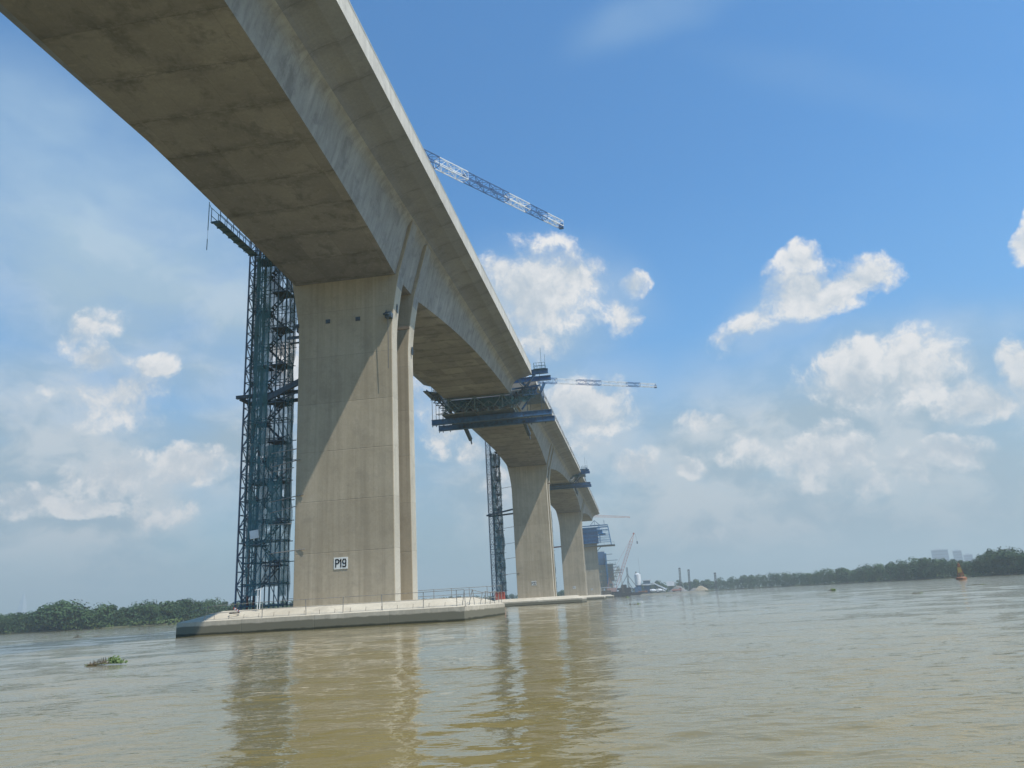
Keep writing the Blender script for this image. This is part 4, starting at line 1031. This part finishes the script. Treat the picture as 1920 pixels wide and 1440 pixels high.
# ------------------------------------------------------------------ buoy
def buoy():
    c = on_z(1803, 1087, 0); t = thing('navigation_buoy', c, 'orange lattice navigation buoy floating before the right bank', 'buoy')
    mb = MB(); mb.tube((c.x, c.y, -.4), (c.x, c.y, .5), 1.25, 20); mb.tube((c.x, c.y, .5), (c.x, c.y, .7), 1.25, 20, r2=1.0); mb.build('float', 'orange', t, c)
    mb = MB(); n = 6
    for i in range(n):
        a = 6.283*i/n+.3; b = 6.283*(i+1)/n+.3; P_ = lambda th, z: (c.x+math.cos(th)*(1.0-.2*z), c.y+math.sin(th)*(1.0-.2*z), z)
        mb.beam(P_(a, .6), P_(a, 3.6), .09)
        for z in (1.3, 2.1, 2.9, 3.6): mb.beam(P_(a, z), P_(b, z), .07)
        mb.beam(P_(a, .7), P_(b, 2.1), .06); mb.beam(P_(b, 2.1), P_(a, 3.5), .06)
    mb.build('tower', 'orange', t, c)
    mb = MB(); d = Vector((-c.x, -c.y, 0)).normalized(); s = d.cross(Vector((0, 0, 1)))
    q = c+d*.62; mb.beam(q-s*.42+Vector((0, 0, 2.4)), q+s*.42+Vector((0, 0, 2.4)), .05, 1.3); mb.build('daymark', 'yellow', t, c)
    mb = MB(); mb.tube((c.x, c.y, 3.6), (c.x, c.y, 3.95), .28, 10); mb.tube((c.x, c.y, 3.95), (c.x, c.y, 4.25), .15, 10, r2=.08); mb.build('lantern', 'orange', t, c)
buoy()

# ------------------------------------------------------------------ works barge with crawler crane
BY = 560.
def P(px, py, Y=BY): return on_y(px, py, Y)
def barge():
    a, b = P(1108, 1120), P(1186, 1112); org = ((a.x+b.x)/2, BY, 0)
    t = thing('crane_barge', org, 'dark flat barge carrying the lattice crane beyond the fourth pile cap', 'barge')
    x0, x1 = a.x, b.x; y0 = BY-4; y1 = BY+10
    mb = MB(); pr = [(x0, .2), (x0+1, -.9), (x1-3, -.9), (x1, 1.7), (x1+.2, 2.4), (x0, 2.2)]; mb.prism(pr, y0, y1); mb.build('hull', 'hull', t, org)
    mb = MB(); rnd = random.Random(4)
    for i in range(14):
        x = x0+rnd.uniform(1, x1-x0-8); y = y0+rnd.uniform(.5, 6); s = rnd.uniform(.6, 1.6); mb.box(x, x+s*1.6, y, y+s, 2.23, 2.23+s)
    mb.build('deck_gear', ['hull'], t, org)
    mb = MB(); x = x0+(x1-x0)*.28; mb.box(x, x+6.5, y0+.4, y0+4, 2.25, 4.6)
    h = mb.build('deckhouse', 'wood', t, org)
    mb = MB(); mb.box(x-.4, x+6.9, y0, y0+4.4, 6.6, 6.9)
    for xx in (x, x+2.2, x+4.4, x+6.4): mb.beam((xx, y0+.3, 4.6), (xx, y0+.3, 6.6), .14)
    mb.box(x+1.2, x+2.4, y0+.6, y0+1.4, 4.62, 6.0); mb.build('canopy', 'white', t, org)
    for i in range(9):
        mb = MB(); xx = x0+2+i*(x1-x0-6)/8; mb.tube((xx, y0-.25, .6), (xx, y0-.02, .6), .55, 12); mb.tube((xx, y0-.27, .6), (xx, y0-.25, .6), .3, 12); mb.build('tyre_fender', 'tyre', t, org)
    return x0, x1
bx0, bx1 = barge()
def crawler():
    f = P(1151, 1100); org = (f.x, BY+3, 2.4); t = thing('crawler_crane', org, 'pink lattice-boom crane leaning right on the dark barge', 'crane')
    for dy in (-.5, 3.3):
        mb = MB(); mb.box(f.x-3.2, f.x+3.2, BY+1+dy, BY+1.9+dy, 2.42, 3.5); mb.tube((f.x-3.2, BY+1+dy, 2.96), (f.x-3.2, BY+1.9+dy, 2.96), .54, 12); mb.tube((f.x+3.2, BY+1+dy, 2.96), (f.x+3.2, BY+1.9+dy, 2.96), .54, 12); mb.build('track', 'tyre', t, org)
    mb = MB(); mb.box(f.x-4.2, f.x+1.8, BY+1, BY+5, 3.55, 6.2); mb.box(f.x-5., f.x-4.2, BY+1, BY+5, 3.9, 5.8); mb.build('machinery_house', 'pale', t, org)
    mb = MB(); mb.box(f.x+1.85, f.x+3.2, BY+.8, BY+2.2, 3.6, 6.); cb = mb.build('cab', 'white', t, org)
    mb = MB(); mb.box(f.x+2.1, f.x+3.25, BY+.75, BY+2., 4.6, 5.8); w_ = mb.build('window', 'glass', cb); w_.location = -Vector(org)
    A = Vector((f.x+1, BY+3, 4.5)); B = P(1188, 1000); B.y = BY+3
    mb = MB(); mid = A.lerp(B, .14); m3 = A.lerp(B, .86)
    lattice(mb, mid, m3, 1.9, 2.4, .20, .11, upv=(0, 1, 0))
    d = (B-A).normalized(); sd = Vector((0, 1, 0)); n = d.cross(sd)
    for i in (-1, 1):
        for j in (-1, 1):
            mb.beam(A+sd*i*.5, mid+n*j*.95+sd*i*.95, .2); mb.beam(m3+n*j*.95+sd*i*.95, B+sd*i*.3, .2)
    mb.tube(B-Vector((0, .6, 0)), B+Vector((0, .6, 0)), .7, 12)
    mb.build('boom', 'pink', t, org)
    mb = MB(); G = Vector((f.x-3, BY+3, 13)); mb.beam((f.x-4, BY+3, 6.2), G, .22); mb.beam((f.x+.5, BY+3, 6.2), G, .22); mb.tube(G, B, .06, 4); mb.tube(G, (f.x-4.6, BY+3, 6), .06, 4); mb.build('pendant', 'pink', t, org)
    H = B+Vector((1.1, 0, 0)); mb = MB(); mb.tube(H, H-Vector((-.8, 0, 5.5)), .05, 4); q = H-Vector((-.8, 0, 5.5)); mb.box(q.x-.4, q.x+.4, q.y-.3, q.y+.3, q.z-1.8, q.z); mb.build('hook_block', 'dark', t, org)
crawler()
def jumble():
    # second lattice A-frame derrick, tan coloured, left of the crawler
    f = P(1146, 1102, 575); org = (f.x, 575, 2.); t = thing('derrick_frame', org, 'tan lattice A-frame derrick beside the pink crane', 'derrick')
    top = P(1160, 1064, 575); top.y = 575
    for s in (-1, 1):
        mb = MB(); lattice(mb, (f.x-4+s*3, 575, 1.), (top.x, 575, top.z), 1.3, 2.2, .18, .1, upv=(0, 1, 0)); mb.build('leg', 'sand', t, org)
    mb = MB(); lattice(mb, (f.x+9, 575, 1.), (top.x, 575, top.z-1), 1., 2.2, .14, .08, upv=(0, 1, 0)); mb.build('back_stay', 'sand', t, org)
    c = P(1176, 1110, 580); org = (c.x, 580, 0); t = thing('piling_rig', org, 'dark piling rig with a leaning mast on the right end of the barge', 'piling rig')
    mb = MB(); top = P(1175, 1064, 580); lattice(mb, (c.x+1.5, 580, 4), (top.x, 580, top.z), .9, 1.8, .28, .12, upv=(0, 1, 0)); mb.build('mast', 'hull', t, org)
    mb = MB(); mb.box(c.x-6, c.x+3, 578, 582, 2.5, 6); mb.box(c.x-4, c.x, 578.4, 581.5, 6.01, 8.2); mb.build('machinery_house', 'hull', t, org)
    mb = MB(); q = Vector((top.x, 580, top.z*.75)); mb.beam(q, (c.x+10, 580, 2), .3); mb.beam(q, (c.x-6, 580, 4), .3); mb.beam(q-Vector((0, 0, 5)), (c.x+6, 580, 2), .3); mb.build('stay', 'hull', t, org)
    mb = MB(); mb.prism([(c.x-8, 0.2), (c.x+9, 0.2), (c.x+13, 2.4), (c.x-8, 2.4)], 576, 584); mb.build('hull', 'hull', t, org)
jumble()

# ------------------------------------------------------------------ batching plant on the far works pontoon
BD = 690.
def Q(px, py): return on_y(px, py, BD)
def plant():
    a, b = Q(1186, 1112), Q(1320, 1106); org = ((a.x+b.x)/2, BD, 0)
    mb = MB(); mb.box(a.x, b.x, BD-8, BD+26, -1, .95); tag(mb.build('works_quay', 'captop', None, org), 'low pale works quay beyond the barge', 'quay')
    c = Q(1196, 1090); org = (c.x, BD, 1); t = thing('cement_silo', org, 'white cement silo with a blue base right of the barge', 'silo')
    zt = Q(1196, 1077).z; mb = MB(); mb.tube((c.x, BD, 8.4), (c.x, BD, zt), 2.7, 20); mb.tube((c.x, BD, zt), (c.x, BD, zt+.9), 2.7, 20, r2=1.2); mb.build('shell', 'white', t, org)
    mb = MB()
    for i in range(10): th = i*.628; mb.beam((c.x+2.6*math.cos(th), BD+2.6*math.sin(th), zt), (c.x+2.6*math.cos(th), BD+2.6*math.sin(th), zt+1.4), .12)
    mb.box(c.x-1.6, c.x-.4, BD-.5, BD+.5, zt+.9, zt+2.4); mb.tube((c.x+2.2, BD, zt), (c.x+2.2, BD, zt+14), .06, 4); mb.build('top_rail', 'galv', t, org)
    mb = MB(); mb.tube((c.x, BD, 7), (c.x, BD, 8.4), 2.0, 16, r2=2.7); mb.box(c.x-3.2, c.x+2.6, BD-2.6, BD+2.6, .97, 7.0); mb.build('base', 'blue', t, org)
    mb = MB(); mb.beam((c.x-8, BD, 1), (c.x-3.3, BD, 6.5), .6); mb.beam((c.x-8, BD, 7.5), (c.x-4.5, BD, 5), .5); mb.build('screw_conveyor', 'blue', t, org)
    # mixing tower with roof, and inclined conveyor
    p, q = Q(1206, 1092), Q(1219, 1092); org = (p.x, BD, 1); t = thing('batching_plant', org, 'batching plant hall with pale blue roof right of the silo', 'batching plant')
    z0, z1 = Q(1212, 1095).z, Q(1212, 1087).z
    mb = MB(); mb.box(p.x, q.x, BD-2, BD+3, z0, z1-.8); mb.build('mixer_house', 'window', t, org)
    mb = MB(); mb.box(p.x-.8, q.x+1, BD-2.6, BD+3.6, z1-.79, z1); mb.box(p.x-1, q.x+3, BD-2.6, BD+3.6, z0-1., z0-.02); mb.build('roof', 'facade', t, org)
    mb = MB()
    for i in range(5): mb.beam((p.x+i*(q.x-p.x)/4, BD, 1), (p.x+i*(q.x-p.x)/4, BD, z0-1.02), .3)
    mb.box(p.x+.5, q.x-.5, BD+1, BD+2, 1, z0-1.2); mb.build('frame', 'blue', t, org)
    s, e = Q(1222, 1092), Q(1250, 1105); mb = MB(); s.y = e.y = BD-3
    mb.beam(s, e, 1.6, 1.1); mb.build('conveyor', 'facade', t, org)
    mb = MB()
    for f in (.2, .45, .7): m_ = s.lerp(e, f); mb.beam((m_.x, BD-3, 1), m_-Vector((0, 0, .6)), .25)
    mb.build('trestle', 'blue', t, org)
plant()
def truck(px, py, mat, lab, kind='mixer', grp='vehicles on the works quay'):
    c = Q(px, py); z = .97; y = BD-5.5; org = (c.x, y, z); t = thing('mixer_truck' if kind == 'mixer' else 'parked_truck', org, lab, 'truck', grp)
    mb = MB(); mb.box(c.x-4, c.x+4, y-1.1, y+1.1, z+.7, z+1.1); mb.build('chassis', 'hull', t, org)
    mb = MB(); mb.prism([(c.x+2.1, z+1.12), (c.x+4.1, z+1.12), (c.x+4.1, z+2.2), (c.x+3.7, z+3.1), (c.x+2.1, z+3.1)], y-1.15, y+1.15); cb = mb.build('cab', mat, t, org)
    mb = MB(); mb.box(c.x+2.9, c.x+3.75, y-1.18, y+1.18, z+2.1, z+2.85); w_ = mb.build('window', 'glass', t, org)
    for dx in (-3, -1.8, 3.1):
        for s in (-1, 1):
            mb = MB(); mb.tube((c.x+dx, y+s*.85, z+.5), (c.x+dx, y+s*1.2, z+.5), .5, 12); mb.build('wheel', 'tyre', t, org)
    mb = MB()
    if kind == 'mixer': mb.tube((c.x-3.6, y, z+2.6), (c.x-1.6, y, z+2.3), .6, 14, r2=1.2); mb.tube((c.x-1.6, y, z+2.3), (c.x+.4, y, z+2.15), 1.2, 14, r2=1.15); mb.tube((c.x+.4, y, z+2.15), (c.x+1.9, y, z+1.95), 1.15, 14, r2=.5)
    else: mb.box(c.x-3.9, c.x+1.9, y-1.15, y+1.15, z+1.12, z+2.3)
    mb.build('drum' if kind == 'mixer' else 'load_bed', mat if kind != 'mixer' else 'white', t, org)
truck(1205, 1108, 'orange', 'orange and yellow truck under the silo', 'bed')
truck(1226, 1106, 'white', 'white mixer truck below the batching plant', 'mixer')
truck(1238, 1106, 'white', 'second white mixer truck, at the foot of the pale conveyor', 'mixer')
truck(1268, 1105, 'pink', 'reddish truck in front of the grey gravel heap', 'bed')
def heap(px, py, top, wid, mat, lab):
    c = Q(px, py); h = Q(px, top).z-.9; wd = wid*BD/F; rnd = random.Random(px); mb = MB(); n, m = 24, 7; vs = [(c.x, BD+10, .9+h)]
    for i in range(1, m+1):
        for j in range(n):
            a = 6.283*j/n; r_ = wd*i/m*(1+.12*math.sin(3*a+px)+rnd.uniform(-.04, .04)); z = .9+h*(1-(i/m)**1.5)*(1+rnd.uniform(-.1, .1)) if i < m else .8
            vs.append((c.x+r_*math.cos(a), BD+10+r_*math.sin(a)*.7, z))
    fs = [(0, 1+j, 1+(j+1) % n) for j in range(n)]+[(1+(i-1)*n+j, 1+i*n+j, 1+i*n+(j+1) % n, 1+(i-1)*n+(j+1) % n) for i in range(1, m) for j in range(n)]
    mb.add(vs, fs); tag(mb.build('material_heap', mat, None, (c.x, BD+10, .9), smooth=True), lab, 'heap')
heap(1274, 1108, 1098, 17, 'gravel', 'grey gravel heap on the works quay')
heap(1316, 1106, 1098, 13, 'sand', 'tan sand heap at the right end of the works quay')
heap(1304, 1107, 1102, 9, 'gravel', 'small low grey heap left of the tan sand heap')
c = Q(1258, 1097); mb = MB(); mb.box(c.x-3.2, c.x+3.2, BD+2, BD+2.3, 6.2, 10); tb = thing('sign_board', (c.x, BD+2, 1), 'blank white board on posts above the gravel heap', 'board')
mb.build('panel', 'white', tb, (c.x, BD+2, 1)); mb = MB(); mb.beam((c.x-2.4, BD+2.5, .9), (c.x-2.4, BD+2.5, 9), .2); mb.beam((c.x+2.4, BD+2.5, .9), (c.x+2.4, BD+2.5, 9), .2); mb.build('post', 'galv', tb, (c.x, BD+2, 1))
for px, top, lab in ((1274, 1067, 'tall dark pile-driving mast left of its shorter twin, on the far right bank'), (1291, 1070, 'shorter dark pile-driving mast, right of the taller one'), (1340.5, 1076, 'lone short dark mast above the trees, right of the sand heap')):
    b = on_y(px+2, 1100, 800); tp_ = on_y(px, top, 800); mb = MB(); org = (b.x, 800, 1)
    t = thing('piling_mast', org, lab, 'mast', 'dark masts above the far trees')
    lattice(mb, (b.x, 800, 1), (tp_.x, 800, tp_.z), 1.3, 3, .5, .25, upv=(0, 1, 0)); mb.build('mast', 'hull', t, org)
    mb = MB(); mb.box(tp_.x-1.0, tp_.x+1.0, 799, 801, tp_.z, tp_.z+1.2); mb.build('mast_head', 'hull', t, org)

# red tank and helmets-white bundle on the second cap
c = on_y(938.5, 1120, D0+L-4.2); org = (c.x, c.y, ZB)
t = thing('red_tank', org, 'open red steel tank on the left end of the second pile cap', 'tank')
mb = MB(); zt = ZB+1.75; mb.box(c.x-1.05, c.x+1.05, c.y-.8, c.y+.8, ZB+.012, zt); mb.build('shell', 'redbox', t, org)
mb = MB()
for x in (-1.1, -.35, .35, 1.1): mb.beam((c.x+x, c.y-.85, ZB+.02), (c.x+x, c.y-.85, zt+.08), .08)
mb.beam((c.x-1.15, c.y-.85, zt+.05), (c.x+1.15, c.y-.85, zt+.05), .1); mb.build('stiffener', 'redbox', t, org)
# pale poles and striped barrier on the first cap
for i, (px, ht, lab) in enumerate(((482, 2.35, 'left one of two close pale upright poles on the nearest pile cap'), (486.5, 2.35, 'right one of two close pale upright poles on the nearest pile cap'))):
    p = on_y(px, 1144, D0-CY+1.7); mb = MB(); mb.tube((p.x, p.y, ZB), (p.x+.02, p.y, ZB+ht-.8), .035); mb.beam((p.x-.25, p.y, ZB+ht-.85), (p.x+.25, p.y, ZB+ht-.75), .04)
    tag(mb.build('upright_pole', 'white', None, (p.x, p.y, ZB)), lab, 'pole', 'pale poles on the nearest pile cap')
p = on_y(438, 1140, D0-CY+1.6); q = on_y(450, 1148, D0-CY+1.6); mb = MB()
for i in range(6): mb.beam(p.lerp(q, i/6), p.lerp(q, (i+1)/6), .05, .13, mi=i % 2)
tag(mb.build('striped_board', ['redbox', 'white'], None, tuple(q)), 'red and white striped board leaning on the nearest pile cap', 'board')
p = on_y(439, 1157, D0-CY+.9); mb = MB(); n = 18
for k in range(2):
    for i in range(n):
        a, b = 6.283*i/n, 6.283*(i+1)/n; z = CZ+.5+.045*k; rr = .42-.04*k
        mb.tube((p.x+rr*math.cos(a), p.y+rr*.7*math.sin(a), z), (p.x+rr*math.cos(b), p.y+rr*.7*math.sin(b), z), .03, 5)
tag(mb.build('hose_coil', 'black', None, (p.x, p.y, CZ+.5)), 'dark coiled hose lying on the nearest pile cap', 'hose')

# ------------------------------------------------------------------ distant buildings
def block(px0, px1, top, D, lab, nf=6, tallest=None):
    a, b = bearing(px0, D), bearing(px1, D); m = (a+b)/2; wd = (b-a).length; d = (b-a).normalized(); n = Vector((-d.y, d.x, 0))
    y = 720; hy = 1183.7-.0588*(px0+px1)/2; h = (hy-top)/F*D*1.04+EYE
    t = thing('office_building', m, lab, 'building', 'pale buildings far beyond the right bank')
    ang = math.atan2(d.y, d.x)
    t.rotation_euler = (0, 0, ang)
    mb = MB(); mb.box(-wd/2, wd/2, 0, 30, 0, h); mb.build('wall', 'bluewall', t)
    mb = MB(); mb.box(-wd/2-.6, wd/2+.6, -.6, 30.6, h+.01, h+1.2); mb.box(-wd*.25, wd*.2, 8, 20, h+1.21, h+4.5); mb.build('roof', 'white', t)
    fl = h/nf
    for f in range(nf):
        mb = MB(); mb.box(-wd/2+1.5, wd/2-1.5, -.25, -.003, fl*f+fl*.35, fl*f+fl*.6); mb.build('window_band', 'window', t)
block(1755, 1787, 1041, 2500, 'wide pale office building showing above the right bank trees', 9)
block(1795, 1812, 1042, 2530, 'tall narrow pale building right of the wide one', 9)
block(1814, 1831, 1048, 2560, 'lowest pale building, rightmost of the far group', 8)
a = bearing(37, 4200); t = thing('skyscraper', a, 'very faint skyscraper far behind the left bank', 'building')
for i, (wd, z0, z1_) in enumerate(((30, 0, 70), (24, 70, 105), (18, 105, 135), (9, 135, 158))):
    mb = MB(); mb.box(-wd/2, wd/2, -wd/2, wd/2, z0+.02, z1_); o = mb.build('tower_section', 'facade', t)

# ------------------------------------------------------------------ air
mb = MB(); mb.box(-2600, 2600, -420, 5200, -3, 175)
hz_ = mb.build('haze', 'facade'); hz_.data.materials.clear(); m = bpy.data.materials.new('moist_air'); m.use_nodes = True
nt = m.node_tree; nt.nodes.clear(); pv = N(nt, 'ShaderNodeVolumePrincipled'); pv.inputs['Color'].default_value = (.86, .95, .93, 1); pv.inputs['Density'].default_value = .0005; pv.inputs['Anisotropy'].default_value = .2
mo = N(nt, 'ShaderNodeOutputMaterial'); nt.links.new(pv.outputs[0], mo.inputs['Volume'])
hz_.data.materials.append(m); hz_['kind'] = 'stuff'; hz_['label'] = 'pale humid air over the river'
for o in list(bpy.data.objects):     # prototypes never placed
    if o.get('label') == 'x':
        for ch in [c for c in bpy.data.objects if c.parent == o]: bpy.data.objects.remove(ch)
        bpy.data.objects.remove(o)
